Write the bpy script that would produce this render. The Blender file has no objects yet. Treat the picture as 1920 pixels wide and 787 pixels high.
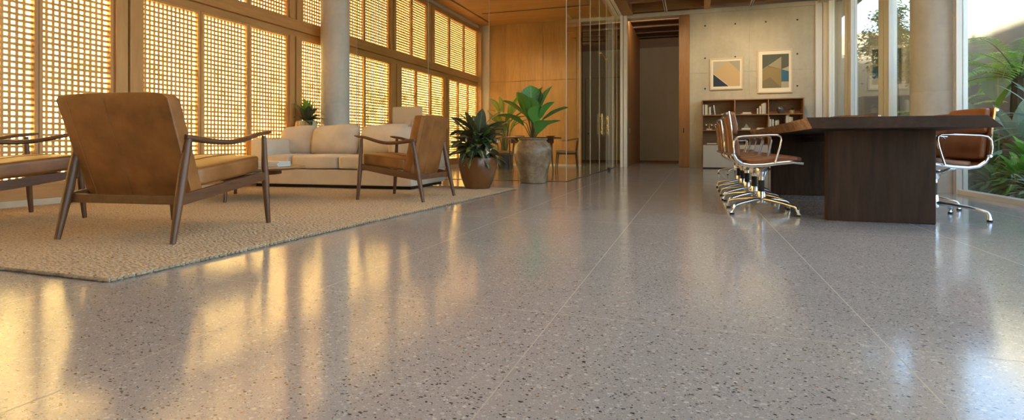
import bpy, bmesh, math, random
from mathutils import Vector, Matrix, Euler
PI = math.pi
sc = bpy.context.scene
COL = sc.collection

# ------------------------------------------------------------------ camera, sky, sun, exposure
cam_d = bpy.data.cameras.new('camera')
cam = bpy.data.objects.new('camera', cam_d); COL.objects.link(cam)
cam.location = (0, 0, .57)
cam.rotation_euler = (PI/2, 0, math.atan2(340, 1010))
cam_d.sensor_width = 36; cam_d.sensor_fit = 'HORIZONTAL'
cam_d.lens = 36*1010/1920
cam_d.shift_y = -122.5/1920
cam_d.clip_start = .02; cam_d.clip_end = 400
sc.camera = cam

SUN_EL, SUN_STR, SKY_STR, EXPO = math.radians(20), 28.0, .46, 1.25
SPOT_W = 60
world = bpy.data.worlds.new('sky'); sc.world = world; world.use_nodes = True
wn = world.node_tree; wn.nodes.clear()
sky = wn.nodes.new('ShaderNodeTexSky'); sky.sky_type = 'NISHITA'; sky.sun_disc = False
sky.sun_elevation = math.radians(28); sky.sun_rotation = math.radians(240); sky.air_density = 1.0; sky.dust_density = 1.2; sky.ozone_density = 1.2
bg = wn.nodes.new('ShaderNodeBackground'); bg.inputs[1].default_value = SKY_STR
wo = wn.nodes.new('ShaderNodeOutputWorld')
wn.links.new(sky.outputs[0], bg.inputs[0]); wn.links.new(bg.outputs[0], wo.inputs[0])
sun_d = bpy.data.lights.new('sun', 'SUN'); sun = bpy.data.objects.new('sun', sun_d); COL.objects.link(sun)
sun_d.energy = SUN_STR; sun_d.color = (1, .94, .85); sun_d.angle = math.radians(5)
_d = Vector((.90*math.cos(SUN_EL), .43*math.cos(SUN_EL), -math.sin(SUN_EL)))
sun.rotation_euler = _d.to_track_quat('-Z', 'Y').to_euler(); sun.location = (-12, -6, 8)
vs = sc.view_settings
sc.display_settings.display_device = 'sRGB'
vs.view_transform = 'Standard'; vs.look = 'None'; vs.gamma = 1; vs.use_curve_mapping = False; vs.exposure = EXPO

# ------------------------------------------------------------------ materials
def new_mat(name):
    m = bpy.data.materials.new(name); m.use_nodes = True
    nt = m.node_tree; b = nt.nodes['Principled BSDF']
    return m, nt, b
def N(nt, t, **kw):
    n = nt.nodes.new(t)
    for k, v in kw.items(): setattr(n, k, v)
    return n
def ramp(nt, fac, stops):
    r = N(nt, 'ShaderNodeValToRGB'); e = r.color_ramp.elements
    while len(e) < len(stops): e.new(.5)
    for i, (p, c) in enumerate(stops): e[i].position = p; e[i].color = (*c, 1)
    nt.links.new(fac, r.inputs[0]); return r.outputs[0]
def math_n(nt, op, a, b=None, c=None):
    n = N(nt, 'ShaderNodeMath', operation=op)
    for i, v in enumerate((a, b, c)):
        if v is None: continue
        if isinstance(v, (int, float)): n.inputs[i].default_value = v
        else: nt.links.new(v, n.inputs[i])
    return n.outputs[0]
def mix_c(nt, fac, a, b, blend='MIX'):
    n = N(nt, 'ShaderNodeMix', data_type='RGBA', blend_type=blend)
    for s, v in ((0, fac), (6, a), (7, b)):
        if isinstance(v, (int, float)): n.inputs[s].default_value = v
        elif isinstance(v, tuple): n.inputs[s].default_value = (*v, 1)
        else: nt.links.new(v, n.inputs[s])
    return n.outputs[2]
def coords(nt, kind='Object', scale=(1, 1, 1), rot=(0, 0, 0)):
    tc = N(nt, 'ShaderNodeTexCoord'); mp = N(nt, 'ShaderNodeMapping')
    mp.inputs['Scale'].default_value = scale; mp.inputs['Rotation'].default_value = rot
    nt.links.new(tc.outputs[kind], mp.inputs[0]); return mp.outputs[0]
def noise(nt, vec, scale, detail=4, rough=.55):
    n = N(nt, 'ShaderNodeTexNoise'); n.inputs['Scale'].default_value = scale
    n.inputs['Detail'].default_value = detail; n.inputs['Roughness'].default_value = rough
    nt.links.new(vec, n.inputs['Vector']); return n
def bump(nt, b, h, strength=.3, dist=.01):
    n = N(nt, 'ShaderNodeBump'); n.inputs['Strength'].default_value = strength; n.inputs['Distance'].default_value = dist
    nt.links.new(h, n.inputs['Height']); nt.links.new(n.outputs[0], b.inputs['Normal'])

def plain(name, col, rough=.5, metal=0, spec=.5, coat=0):
    m, nt, b = new_mat(name)
    b.inputs['Base Color'].default_value = (*col, 1); b.inputs['Roughness'].default_value = rough
    b.inputs['Metallic'].default_value = metal; b.inputs['Specular IOR Level'].default_value = spec
    b.inputs['Coat Weight'].default_value = coat
    vec = coords(nt); n = noise(nt, vec, 40, 2)
    r = math_n(nt, 'MULTIPLY_ADD', n.outputs[0], .12, rough-.06); nt.links.new(r, b.inputs['Roughness'])
    return m
def wood(name, lo, hi, axis='z', rough=.42, scale=1.0, coat=0, panel=None):
    m, nt, b = new_mat(name)
    st = {'x': (.12, 1, 1), 'y': (1, .12, 1), 'z': (1, 1, .12)}[axis]
    vec = coords(nt, 'Object', tuple(v*scale for v in st))
    n1 = noise(nt, vec, 22, 6, .65); n2 = noise(nt, vec, 5, 3)
    f = math_n(nt, 'MULTIPLY_ADD', n1.outputs[0], .6, math_n(nt, 'MULTIPLY', n2.outputs[0], .4))
    c = ramp(nt, f, [(.32, lo), (.66, hi)])
    if panel:
        v2 = coords(nt, 'Object'); sp = N(nt, 'ShaderNodeSeparateXYZ'); nt.links.new(v2, sp.inputs[0])
        cell = math_n(nt, 'FLOOR', math_n(nt, 'DIVIDE', sp.outputs['xyz'.index(panel[0])], panel[1]))
        wn_ = N(nt, 'ShaderNodeTexWhiteNoise', noise_dimensions='1D'); nt.links.new(cell, wn_.inputs['W'])
        k = math_n(nt, 'MULTIPLY_ADD', wn_.outputs[0], .3, .8)
        c = mix_c(nt, 1.0, c, k, 'MULTIPLY')
    nt.links.new(c, b.inputs['Base Color']); b.inputs['Roughness'].default_value = rough
    b.inputs['Coat Weight'].default_value = coat; b.inputs['Coat Roughness'].default_value = .2
    bump(nt, b, n1.outputs[0], .08, .004)
    return m

def concrete(name, a, c2, rough=.75):
    m, nt, b = new_mat(name); vec = coords(nt)
    n1 = noise(nt, vec, 1.3, 5, .6); n2 = noise(nt, vec, 14, 6, .65); n3 = noise(nt, coords(nt, 'Object', (3, 3, .5)), 2.2, 4)
    f = math_n(nt, 'ADD', math_n(nt, 'MULTIPLY', n1.outputs[0], .5), math_n(nt, 'ADD', math_n(nt, 'MULTIPLY', n2.outputs[0], .25), math_n(nt, 'MULTIPLY', n3.outputs[0], .25)))
    c = ramp(nt, f, [(.36, a), (.64, c2)]); nt.links.new(c, b.inputs['Base Color'])
    b.inputs['Roughness'].default_value = rough; bump(nt, b, n2.outputs[0], .12, .01)
    return m

def leather(name, a, c2, rough=.37):
    m, nt, b = new_mat(name); vec = coords(nt)
    n1 = noise(nt, vec, 5, 5, .6); v = N(nt, 'ShaderNodeTexVoronoi'); v.inputs['Scale'].default_value = 260; nt.links.new(vec, v.inputs[0])
    c = ramp(nt, n1.outputs[0], [(.34, a), (.66, c2)]); nt.links.new(c, b.inputs['Base Color'])
    r = math_n(nt, 'MULTIPLY_ADD', n1.outputs[0], .2, rough-.1); nt.links.new(r, b.inputs['Roughness'])
    h = math_n(nt, 'ADD', math_n(nt, 'MULTIPLY', v.outputs[0], .35), math_n(nt, 'MULTIPLY', noise(nt, vec, 11, 3).outputs[0], 1.5))
    bump(nt, b, h, .16, .006)
    return m

def fabric(name, a, c2, scale=420):
    m, nt, b = new_mat(name); vec = coords(nt)
    w1 = N(nt, 'ShaderNodeTexWave', bands_direction='X'); w2 = N(nt, 'ShaderNodeTexWave', bands_direction='Z')
    for w in (w1, w2): w.inputs['Scale'].default_value = scale/6; w.inputs['Distortion'].default_value = 2; nt.links.new(vec, w.inputs[0])
    n1 = noise(nt, vec, 4, 5); n2 = noise(nt, vec, 160, 2)
    f = math_n(nt, 'ADD', math_n(nt, 'MULTIPLY', n1.outputs[0], .6), math_n(nt, 'MULTIPLY', n2.outputs[0], .4))
    nt.links.new(ramp(nt, f, [(.35, a), (.65, c2)]), b.inputs['Base Color']); b.inputs['Roughness'].default_value = .9
    b.inputs['Sheen Weight'].default_value = .25
    h = math_n(nt, 'ADD', math_n(nt, 'MULTIPLY', math_n(nt, 'ADD', w1.outputs[1], w2.outputs[1]), .1), math_n(nt, 'MULTIPLY', noise(nt, vec, 7, 3).outputs[0], 2.0))
    bump(nt, b, h, .22, .01)
    return m

def leaf_mat(name, base, edge, rib, rough=.38, back=None, rib_w=.07, stripes=0, trans=.25):
    """leaf colour from the blade's own UV: u across, v along"""
    m, nt, b = new_mat(name)
    tc = N(nt, 'ShaderNodeTexCoord'); sp = N(nt, 'ShaderNodeSeparateXYZ'); nt.links.new(tc.outputs['UV'], sp.inputs[0])
    au = math_n(nt, 'ABSOLUTE', math_n(nt, 'SUBTRACT', sp.outputs[0], .5))
    n = noise(nt, coords(nt), 9, 3)
    c = mix_c(nt, math_n(nt, 'MULTIPLY', au, 1.8), base, edge)
    if stripes:
        s = math_n(nt, 'SINE', math_n(nt, 'MULTIPLY', math_n(nt, 'ADD', sp.outputs[1], math_n(nt, 'MULTIPLY', au, -.5)), stripes))
        c = mix_c(nt, math_n(nt, 'MULTIPLY', math_n(nt, 'GREATER_THAN', s, .55), .35), c, rib)
    c = mix_c(nt, math_n(nt, 'MULTIPLY', n.outputs[0], .5), c, edge)
    c = mix_c(nt, math_n(nt, 'LESS_THAN', au, rib_w*.5), c, rib)
    if back:
        g = N(nt, 'ShaderNodeNewGeometry'); c = mix_c(nt, math_n(nt, 'MULTIPLY', g.outputs['Backfacing'], .8), c, back)
    nt.links.new(c, b.inputs['Base Color']); b.inputs['Roughness'].default_value = rough
    tr = N(nt, 'ShaderNodeBsdfTranslucent'); nt.links.new(c, tr.inputs[0])
    mx = N(nt, 'ShaderNodeMixShader'); mx.inputs[0].default_value = trans
    nt.links.new(b.outputs[0], mx.inputs[1]); nt.links.new(tr.outputs[0], mx.inputs[2])
    nt.links.new(mx.outputs[0], nt.nodes['Material Output'].inputs[0])
    return m

def glass_mat(name, tint=(.93, .95, .92), refl=1.0):
    m = bpy.data.materials.new(name); m.use_nodes = True; nt = m.node_tree; nt.nodes.clear()
    out = N(nt, 'ShaderNodeOutputMaterial'); t = N(nt, 'ShaderNodeBsdfTransparent'); g = N(nt, 'ShaderNodeBsdfGlossy')
    t.inputs[0].default_value = (*tint, 1); g.inputs['Roughness'].default_value = .01; g.inputs[0].default_value = (.95, .97, .96, 1)
    lw = N(nt, 'ShaderNodeLayerWeight'); lw.inputs[0].default_value = .5
    f = math_n(nt, 'MULTIPLY_ADD', math_n(nt, 'POWER', lw.outputs['Facing'], 5), .9*refl, .04*refl)
    mx = N(nt, 'ShaderNodeMixShader'); nt.links.new(f, mx.inputs[0]); nt.links.new(t.outputs[0], mx.inputs[1]); nt.links.new(g.outputs[0], mx.inputs[2])
    nt.links.new(mx.outputs[0], out.inputs[0]); return m

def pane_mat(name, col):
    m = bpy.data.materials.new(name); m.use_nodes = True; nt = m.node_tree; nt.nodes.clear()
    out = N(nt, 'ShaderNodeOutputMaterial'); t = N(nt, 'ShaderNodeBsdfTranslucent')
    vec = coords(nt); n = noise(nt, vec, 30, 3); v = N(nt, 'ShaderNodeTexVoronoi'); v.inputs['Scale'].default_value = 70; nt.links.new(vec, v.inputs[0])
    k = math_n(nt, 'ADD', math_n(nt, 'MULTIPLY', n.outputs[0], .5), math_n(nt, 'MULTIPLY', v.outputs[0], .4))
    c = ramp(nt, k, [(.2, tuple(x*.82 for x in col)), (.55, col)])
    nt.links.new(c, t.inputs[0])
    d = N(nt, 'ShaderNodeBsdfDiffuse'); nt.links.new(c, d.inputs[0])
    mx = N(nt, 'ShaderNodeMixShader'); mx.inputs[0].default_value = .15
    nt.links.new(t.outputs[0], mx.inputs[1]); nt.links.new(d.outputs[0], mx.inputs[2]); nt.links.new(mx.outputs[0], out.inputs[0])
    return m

def terrazzo():
    m, nt, b = new_mat('terrazzo'); vec = coords(nt)
    wob = noise(nt, vec, 55, 2); add = N(nt, 'ShaderNodeVectorMath', operation='MULTIPLY_ADD')
    nt.links.new(wob.outputs['Color'], add.inputs[0]); add.inputs[1].default_value = (.014, .014, 0); nt.links.new(vec, add.inputs[2])
    def chips(scale, frac, rad, seed, squash):
        mp = N(nt, 'ShaderNodeMapping'); mp.inputs['Location'].default_value = (seed, seed*.7, 0); mp.inputs['Scale'].default_value = (1, squash, 0)
        mp.inputs['Rotation'].default_value = (0, 0, seed)
        nt.links.new(add.outputs[0], mp.inputs[0])
        v = N(nt, 'ShaderNodeTexVoronoi', voronoi_dimensions='2D'); v.inputs['Scale'].default_value = scale; nt.links.new(mp.outputs[0], v.inputs[0])
        sp = N(nt, 'ShaderNodeSeparateColor'); nt.links.new(v.outputs['Color'], sp.inputs[0])
        size = math_n(nt, 'MULTIPLY_ADD', sp.outputs[1], rad*.75, rad*.35)
        return math_n(nt, 'MULTIPLY', math_n(nt, 'LESS_THAN', sp.outputs[0], frac), math_n(nt, 'LESS_THAN', v.outputs['Distance'], size)), sp.outputs[2]
    big = noise(nt, vec, .9, 4); fine = noise(nt, vec, 260, 2)
    c = ramp(nt, math_n(nt, 'ADD', math_n(nt, 'MULTIPLY', big.outputs[0], .5), math_n(nt, 'MULTIPLY', fine.outputs[0], .5)), [(.35, (.335, .325, .31)), (.65, (.415, .405, .385))])
    for scale, frac, rad, seed, sq, ca, cb in ((190, .30, .40, 3.1, 1.0, (.25, .24, .22), (.38, .37, .345)), (150, .26, .40, 7.7, 1.2, (.46, .45, .425), (.56, .55, .525)),
                                               (64, .20, .36, 1.3, 1.3, (.48, .47, .445), (.60, .585, .56)), (80, .008, .34, 5.9, 1.0, (.30, .17, .08), (.36, .22, .12)),
                                               (135, .12, .38, 9.2, 1.6, (.035, .032, .03), (.20, .19, .17)), (78, .085, .36, 2.4, 1.6, (.018, .017, .016), (.07, .063, .058))):
        k, r = chips(scale, frac, rad, seed, sq); c = mix_c(nt, k, c, mix_c(nt, r, ca, cb))
    sp = N(nt, 'ShaderNodeSeparateXYZ'); nt.links.new(vec, sp.inputs[0])
    def joint(o, off, step):
        f = math_n(nt, 'FRACT', math_n(nt, 'DIVIDE', math_n(nt, 'SUBTRACT', sp.outputs[o], off), step))
        return math_n(nt, 'LESS_THAN', math_n(nt, 'ABSOLUTE', math_n(nt, 'SUBTRACT', f, .5)), .0016/step)
    j = math_n(nt, 'MAXIMUM', joint(0, -.4355-.957/2, .957), joint(1, 1.77-1.1, 2.2))
    c = mix_c(nt, j, c, (.34, .30, .23)); nt.links.new(c, b.inputs['Base Color'])
    r0 = math_n(nt, 'MULTIPLY_ADD', noise(nt, vec, 2.3, 4).outputs[0], .08, .10)
    nt.links.new(math_n(nt, 'ADD', r0, math_n(nt, 'MULTIPLY', j, .5)), b.inputs['Roughness'])
    b.inputs['IOR'].default_value = 2.1
    bump(nt, b, noise(nt, vec, 3.5, 2).outputs[0], .02, .02)
    return m

def rug_mat():
    m, nt, b = new_mat('jute'); vec = coords(nt, 'Object', (1, 1, 1), (0, 0, .35))
    v = N(nt, 'ShaderNodeTexVoronoi', voronoi_dimensions='2D', feature='SMOOTH_F1'); mp = N(nt, 'ShaderNodeMapping'); mp.inputs['Scale'].default_value = (30, 74, 1)
    nt.links.new(vec, mp.inputs[0]); v.inputs['Scale'].default_value = 1; nt.links.new(mp.outputs[0], v.inputs[0])
    n1 = noise(nt, vec, 2.5, 5); n2 = noise(nt, mp.outputs[0], 1.1, 3)
    c = ramp(nt, n2.outputs[0], [(.30, (.24, .16, .08)), (.39, (.56, .44, .285)), (.68, (.80, .68, .49))])
    c = mix_c(nt, math_n(nt, 'MULTIPLY', n1.outputs[0], .35), c, (.42, .31, .18))
    fl = noise(nt, mp.outputs[0], .55, 2, .7); c = mix_c(nt, math_n(nt, 'MULTIPLY', math_n(nt, 'GREATER_THAN', fl.outputs[0], .665), .75), c, (.10, .06, .03))
    nt.links.new(c, b.inputs['Base Color']); b.inputs['Roughness'].default_value = .95
    h = math_n(nt, 'ADD', math_n(nt, 'MULTIPLY', v.outputs[0], -1.0), math_n(nt, 'MULTIPLY', n2.outputs[0], .8))
    bump(nt, b, h, 1.0, .02); return m

M = {}
M['rug_edge'] = concrete('rug_binding', (.16, .105, .055), (.50, .38, .24), .95); M['floor'] = terrazzo(); M['rug'] = rug_mat()
M['oak_z'] = wood('oak_upright', (.36, .175, .055), (.53, .29, .105), 'z', panel=('x', .61))
M['oak_y'] = wood('oak_length', (.37, .175, .052), (.54, .28, .095), 'y')
M['oak_x'] = wood('oak_ceiling', (.43, .215, .075), (.60, .345, .135), 'x', rough=.5)
M['frame_z'] = wood('screen_frame_upright', (.42, .205, .065), (.58, .32, .115), 'z')
M['lattice'] = wood('lattice_wood', (.52, .25, .07), (.68, .385, .12), 'z')
M['dark_oak'] = wood('dark_oak', (.11, .055, .022), (.20, .10, .04), 'x', rough=.5)
M['beam'] = wood('beam_wood', (.20, .095, .035), (.32, .165, .06), 'x', rough=.5)
M['jamb'] = wood('jamb_wood', (.26, .115, .035), (.40, .19, .06), 'z')
M['walnut'] = wood('walnut_frame', (.070, .027, .010), (.160, .068, .026), 'y', rough=.42, scale=1.6)
M['walnut_z'] = wood('walnut_legs', (.070, .027, .010), (.160, .068, .026), 'z', rough=.42, scale=1.6)
M['slab'] = wood('slab_wood', (.020, .009, .004), (.075, .034, .014), 'z', rough=.6, scale=.9)
M['slab_top'] = wood('slab_top_wood', (.020, .010, .005), (.062, .030, .014), 'y', rough=.55, scale=.9)
M['live_edge'] = concrete('live_edge_bark', (.10, .05, .025), (.34, .20, .11), .8)
for k_ in ('slab', 'slab_top'): M[k_].node_tree.nodes['Principled BSDF'].inputs['Specular IOR Level'].default_value = .25
def bark_mat():
    m, nt, b = new_mat('live_edge_bark'); vec = coords(nt, 'Object', (1, 1, 1.6)); n = noise(nt, vec, 38, 6, .75); n2 = noise(nt, vec, 9, 4)
    f = math_n(nt, 'ADD', math_n(nt, 'MULTIPLY', n.outputs[0], .6), math_n(nt, 'MULTIPLY', n2.outputs[0], .4))
    nt.links.new(ramp(nt, f, [(.38, (.10, .05, .025)), (.48, (.38, .23, .13)), (.62, (.58, .41, .27))]), b.inputs['Base Color']); b.inputs['Roughness'].default_value = .8
    bump(nt, b, n.outputs[0], .5, .02); return m
M['live_edge'] = bark_mat()
M['case'] = wood('bookcase_wood', (.24, .12, .045), (.37, .20, .08), 'x', rough=.5)
M['table_wood'] = wood('pale_wood', (.30, .17, .075), (.45, .28, .13), 'x')
M['concrete'] = concrete('board_concrete', (.42, .385, .305), (.56, .525, .435))
M['col_concrete'] = concrete('column_concrete', (.42, .40, .345), (.57, .545, .485), .55)
M['plaster'] = concrete('plaster', (.50, .42, .32), (.56, .48, .38), .85)
M['beige'] = concrete('beige_wall', (.34, .29, .21), (.39, .335, .25), .8)
M['court'] = concrete('court_render', (.15, .13, .09), (.19, .165, .115), .9); M['court_far'] = concrete('court_far_render', (.20, .17, .11), (.25, .21, .14), .9); M['paving'] = concrete('pale_paving', (.42, .41, .38), (.5, .49, .46), .8)
M['kerb'] = concrete('kerb_stone', (.58, .46, .31), (.68, .56, .40), .7)
M['leather'] = leather('tan_leather', (.185, .066, .014), (.315, .125, .031))
M['leather2'] = leather('cognac_leather', (.20, .070, .025), (.30, .115, .042), .38)
M['fabric'] = fabric('cream_linen', (.56, .47, .35), (.68, .59, .46))
M['black'] = plain('black_plinth', (.012, .011, .01), .6)
M['steel'] = plain('polished_aluminium', (.80, .79, .77), .16, 1)
M['alu'] = plain('pale_aluminium', (.80, .78, .73), .42, .1)
M['darkmetal'] = plain('dark_metal', (.05, .045, .04), .4, .6)
M['brass'] = plain('brass', (.75, .56, .28), .28, 1)
M['white'] = plain('white_lacquer', (.62, .57, .48), .5)
M['matboard'] = plain('matboard', (.80, .75, .64), .8)
M['frame'] = plain('frame_cream', (.60, .50, .36), .5)
M['glass'] = glass_mat('clear_glass', refl=.45); M['glass_out'] = glass_mat('window_glass', (.95, .97, .95))
M['glass_edge'] = plain('glass_edge', (.58, .56, .44), .25)
M['pane'] = pane_mat('amber_frosted_pane', (.97, .84, .50)); M['pane_up'] = pane_mat('pale_frosted_pane', (.76, .645, .40)); M['roof_pane'] = pane_mat('roof_pane', (.66, .63, .58))  # lower and upper tints put the glow from behind into the pane colour
M['soil'] = concrete('soil', (.03, .02, .012), (.075, .05, .03), .95)
M['glaze'] = concrete('brown_glaze', (.12, .046, .012), (.21, .088, .026), .22)
def urn_mat():
    m, nt, b = new_mat('stoneware'); vec = coords(nt); n = noise(nt, vec, 7, 7, .7); n2 = noise(nt, coords(nt, 'Object', (1, 1, .4)), 4, 4)
    c = ramp(nt, math_n(nt, 'ADD', math_n(nt, 'MULTIPLY', n.outputs[0], .6), math_n(nt, 'MULTIPLY', n2.outputs[0], .4)), [(.36, (.12, .082, .048)), (.51, (.25, .175, .105)), (.66, (.42, .325, .21))])
    nt.links.new(c, b.inputs['Base Color']); b.inputs['Roughness'].default_value = .27; bump(nt, b, n.outputs[0], .12, .01); return m
M['urn'] = urn_mat()
M['ribbed'] = concrete('cream_ceramic', (.50, .40, .20), (.62, .52, .30), .5)
M['darkpot'] = plain('dark_pot', (.02, .03, .022), .35)
M['stem'] = plain('stem', (.12, .10, .035), .6); M['green_stem'] = plain('green_stem', (.10, .17, .04), .5)
M['leaf_dark'] = leaf_mat('dark_leaf', (.014, .034, .018), (.045, .085, .034), (.45, .46, .28), .3, (.09, .10, .05), .11, 34, .15)
M['leaf_green'] = leaf_mat('fan_leaf', (.07, .26, .03), (.045, .18, .022), (.18, .36, .08), .33, (.12, .32, .06), .05, 60)
M['leaf_lime'] = leaf_mat('lime_leaf', (.26, .40, .055), (.15, .29, .045), (.38, .46, .12), .4, None, .06)
M['leaf_grey'] = leaf_mat('grey_leaf', (.42, .52, .42), (.33, .45, .35), (.52, .62, .48), .5, None, .05)
M['leaf_bright'] = leaf_mat('bright_leaf', (.24, .56, .08), (.17, .44, .06), (.38, .64, .18), .35, None, .05, 0, .35)
M['leaf_mid'] = leaf_mat('mid_leaf', (.13, .32, .08), (.08, .23, .06), (.24, .42, .14), .4)
M['leaf_fern'] = leaf_mat('fern_leaf', (.48, .68, .13), (.36, .56, .10), (.55, .70, .22), .5, None, .1, 0, .4)
M['leaf_tree'] = leaf_mat('tree_leaf', (.20, .28, .05), (.13, .20, .04), (.26, .32, .10), .5, None, .05, 0, .4)
M['bark'] = concrete('bark', (.09, .065, .045), (.17, .13, .09), .9)
M['flower'] = plain('white_flower', (.78, .72, .58), .6)
M['screen_back'] = plain('monitor_back', (.60, .52, .41), .45)

# ------------------------------------------------------------------ mesh builder
class MB:
    def __init__(s): s.v = []; s.f = []; s.mi = []; s.uv = {}
    def add(s, vs_, fs, mi=0):
        o = len(s.v); s.v += [tuple(v) for v in vs_]
        for f in fs: s.f.append(tuple(i+o for i in f)); s.mi.append(mi)
        return s
    def box(s, x0, y0, z0, x1, y1, z1, mi=0):
        x0, x1 = sorted((x0, x1)); y0, y1 = sorted((y0, y1)); z0, z1 = sorted((z0, z1))
        s.add([(x0,y0,z0),(x1,y0,z0),(x1,y1,z0),(x0,y1,z0),(x0,y0,z1),(x1,y0,z1),(x1,y1,z1),(x0,y1,z1)],
              [(0,3,2,1),(4,5,6,7),(0,1,5,4),(1,2,6,5),(2,3,7,6),(3,0,4,7)], mi); return s
    def sweep(s, pts, sec, seg=10, mi=0, up=(0, 0, 1), caps=True, square=False):
        """sec: radius or list of radius / (side, up) half-sizes"""
        pts = [Vector(p) for p in pts]; n = len(pts)
        if not isinstance(sec, list): sec = [sec]*n
        rings = []
        for i, p in enumerate(pts):
            t = (pts[min(i+1, n-1)]-pts[max(i-1, 0)]).normalized(); u = Vector(up)
            if abs(t.dot(u)) > .97: u = Vector((0, 1, 0)) if abs(t.y) < .9 else Vector((1, 0, 0))
            a = t.cross(u).normalized(); c = a.cross(t).normalized()
            r = sec[i]; ra, rc = (r if isinstance(r, tuple) else (r, r))
            if square: q = [(1,1),(-1,1),(-1,-1),(1,-1)]
            else: q = [(math.cos(2*PI*k/seg), math.sin(2*PI*k/seg)) for k in range(seg)]
            rings.append([p+a*(x*ra)+c*(y*rc) for x, y in q])
        m = len(rings[0]); o = len(s.v); fs = []
        for i in range(n-1):
            for k in range(m): fs.append((i*m+k, i*m+(k+1) % m, (i+1)*m+(k+1) % m, (i+1)*m+k))
        if caps: fs.append(tuple(reversed(range(m)))); fs.append(tuple(range((n-1)*m, n*m)))
        s.add([v for r in rings for v in r], fs, mi); return s
    def lathe(s, prof, seg=40, c=(0, 0, 0), mi=0, cap0=True, cap1=False, wob=None):
        vs_, fs = [], []
        for r, z in prof:
            for k in range(seg):
                a = 2*PI*k/seg; rr = r*(1+(wob(a, z) if wob else 0)); vs_.append((c[0]+rr*math.cos(a), c[1]+rr*math.sin(a), c[2]+z))
        for i in range(len(prof)-1):
            for k in range(seg): fs.append((i*seg+k, i*seg+(k+1) % seg, (i+1)*seg+(k+1) % seg, (i+1)*seg+k))
        if cap0: fs.append(tuple(reversed(range(seg))))
        if cap1: fs.append(tuple(range((len(prof)-1)*seg, len(prof)*seg)))
        s.add(vs_, fs, mi); return s
    def prism(s, poly, z0, z1, mi=0, top=None, mi_side=None):
        n = len(poly); top = top or poly
        s.add([(x, y, z0) for x, y in poly]+[(x, y, z1) for x, y in top], [tuple(reversed(range(n))), tuple(range(n, 2*n))], mi)
        o = len(s.v)-2*n
        for k in range(n):
            s.f.append((o+k, o+(k+1) % n, o+n+(k+1) % n, o+n+k)); s.mi.append(mi if mi_side is None else mi_side)
        return s
    def rbox(s, c, size, e=8, n=8, mi=0, fn=None):
        """soft rounded box; fn(u,v,w,point) may move each point"""
        idx = {}; vs_ = []; fs = []
        def vid(i, j, k):
            key = (i, j, k)
            if key not in idx:
                p = [2*t/n-1 for t in key]
                p = [math.copysign(math.sin(abs(t)*PI/2)**.8, t) for t in p]
                nn = sum(abs(t)**e for t in p)**(1/e); p = [t/nn for t in p]
                q = Vector((c[0]+p[0]*size[0]/2, c[1]+p[1]*size[1]/2, c[2]+p[2]*size[2]/2))
                if fn: q = fn(p[0], p[1], p[2], q)
                idx[key] = len(vs_); vs_.append(q)
            return idx[key]
        for a in range(n):
            for b in range(n):
                fs.append((vid(a,b,0),vid(a,b+1,0),vid(a+1,b+1,0),vid(a+1,b,0))); fs.append((vid(a,b,n),vid(a+1,b,n),vid(a+1,b+1,n),vid(a,b+1,n)))
                fs.append((vid(a,0,b),vid(a+1,0,b),vid(a+1,0,b+1),vid(a,0,b+1))); fs.append((vid(a,n,b),vid(a,n,b+1),vid(a+1,n,b+1),vid(a+1,n,b)))
                fs.append((vid(0,a,b),vid(0,a,b+1),vid(0,a+1,b+1),vid(0,a+1,b))); fs.append((vid(n,a,b),vid(n,a+1,b),vid(n,a+1,b+1),vid(n,a,b+1)))
        s.add(vs_, fs, mi); return s
    def ball(s, c, r, seg=12, rings=8, mi=0):
        rr = r if isinstance(r, tuple) else (r, r, r); prof = []
        vs_, fs = [(c[0], c[1], c[2]-rr[2])], []
        for i in range(1, rings):
            t = PI*i/rings-PI/2
            for k in range(seg):
                a = 2*PI*k/seg; vs_.append((c[0]+rr[0]*math.cos(t)*math.cos(a), c[1]+rr[1]*math.cos(t)*math.sin(a), c[2]+rr[2]*math.sin(t)))
        vs_.append((c[0], c[1], c[2]+rr[2])); L = len(vs_)-1
        for k in range(seg):
            fs.append((0, 1+(k+1) % seg, 1+k)); fs.append((L, L-seg+k, L-seg+(k+1) % seg))
        for i in range(rings-2):
            for k in range(seg): fs.append((1+i*seg+k, 1+i*seg+(k+1) % seg, 1+(i+1)*seg+(k+1) % seg, 1+(i+1)*seg+k))
        s.add(vs_, fs, mi); return s
    def leaf(s, base, direction, L, W, droop=.3, peak=.5, n=9, fold=.15, twist=0, tip=.7, mi=0, start=.0, shape=None):
        """a blade: bends by gravity along its length, folded along the midrib, with UVs"""
        d = Vector(direction).normalized(); p = Vector(base); side = d.cross(Vector((0, 0, 1)))
        side = side.normalized() if side.length > .05 else Vector((math.cos(twist), math.sin(twist), 0))
        if twist: side = Matrix.Rotation(twist, 3, d) @ side
        o = len(s.v); step = L/n
        for i in range(n+1):
            t = i/n
            if shape: w = shape(t)
            else: w = (t/peak)**.7 if t < peak else max(0, 1-((t-peak)/(1-peak))**1.8)**tip
            w = max(w, .02)*W/2; up = side.cross(d).normalized()
            s.v += [tuple(p-side*w+up*(fold*w)), tuple(p), tuple(p+side*w+up*(fold*w))]
            for k in range(3): s.uv[o+3*i+k] = (k/2, t)
            d = (d+Vector((0, 0, -1))*(droop/n*(.4+1.2*t))).normalized(); p = p+d*step
            side = (side-d*side.dot(d)).normalized()
        for i in range(n):
            for k in range(2): s.f.append((o+3*i+k, o+3*i+k+1, o+3*i+4+k, o+3*i+3+k)); s.mi.append(mi)
        return p
    def xf(s, m, i0=0):
        for i in range(i0, len(s.v)): s.v[i] = tuple(m @ Vector(s.v[i]))
        return s
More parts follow.
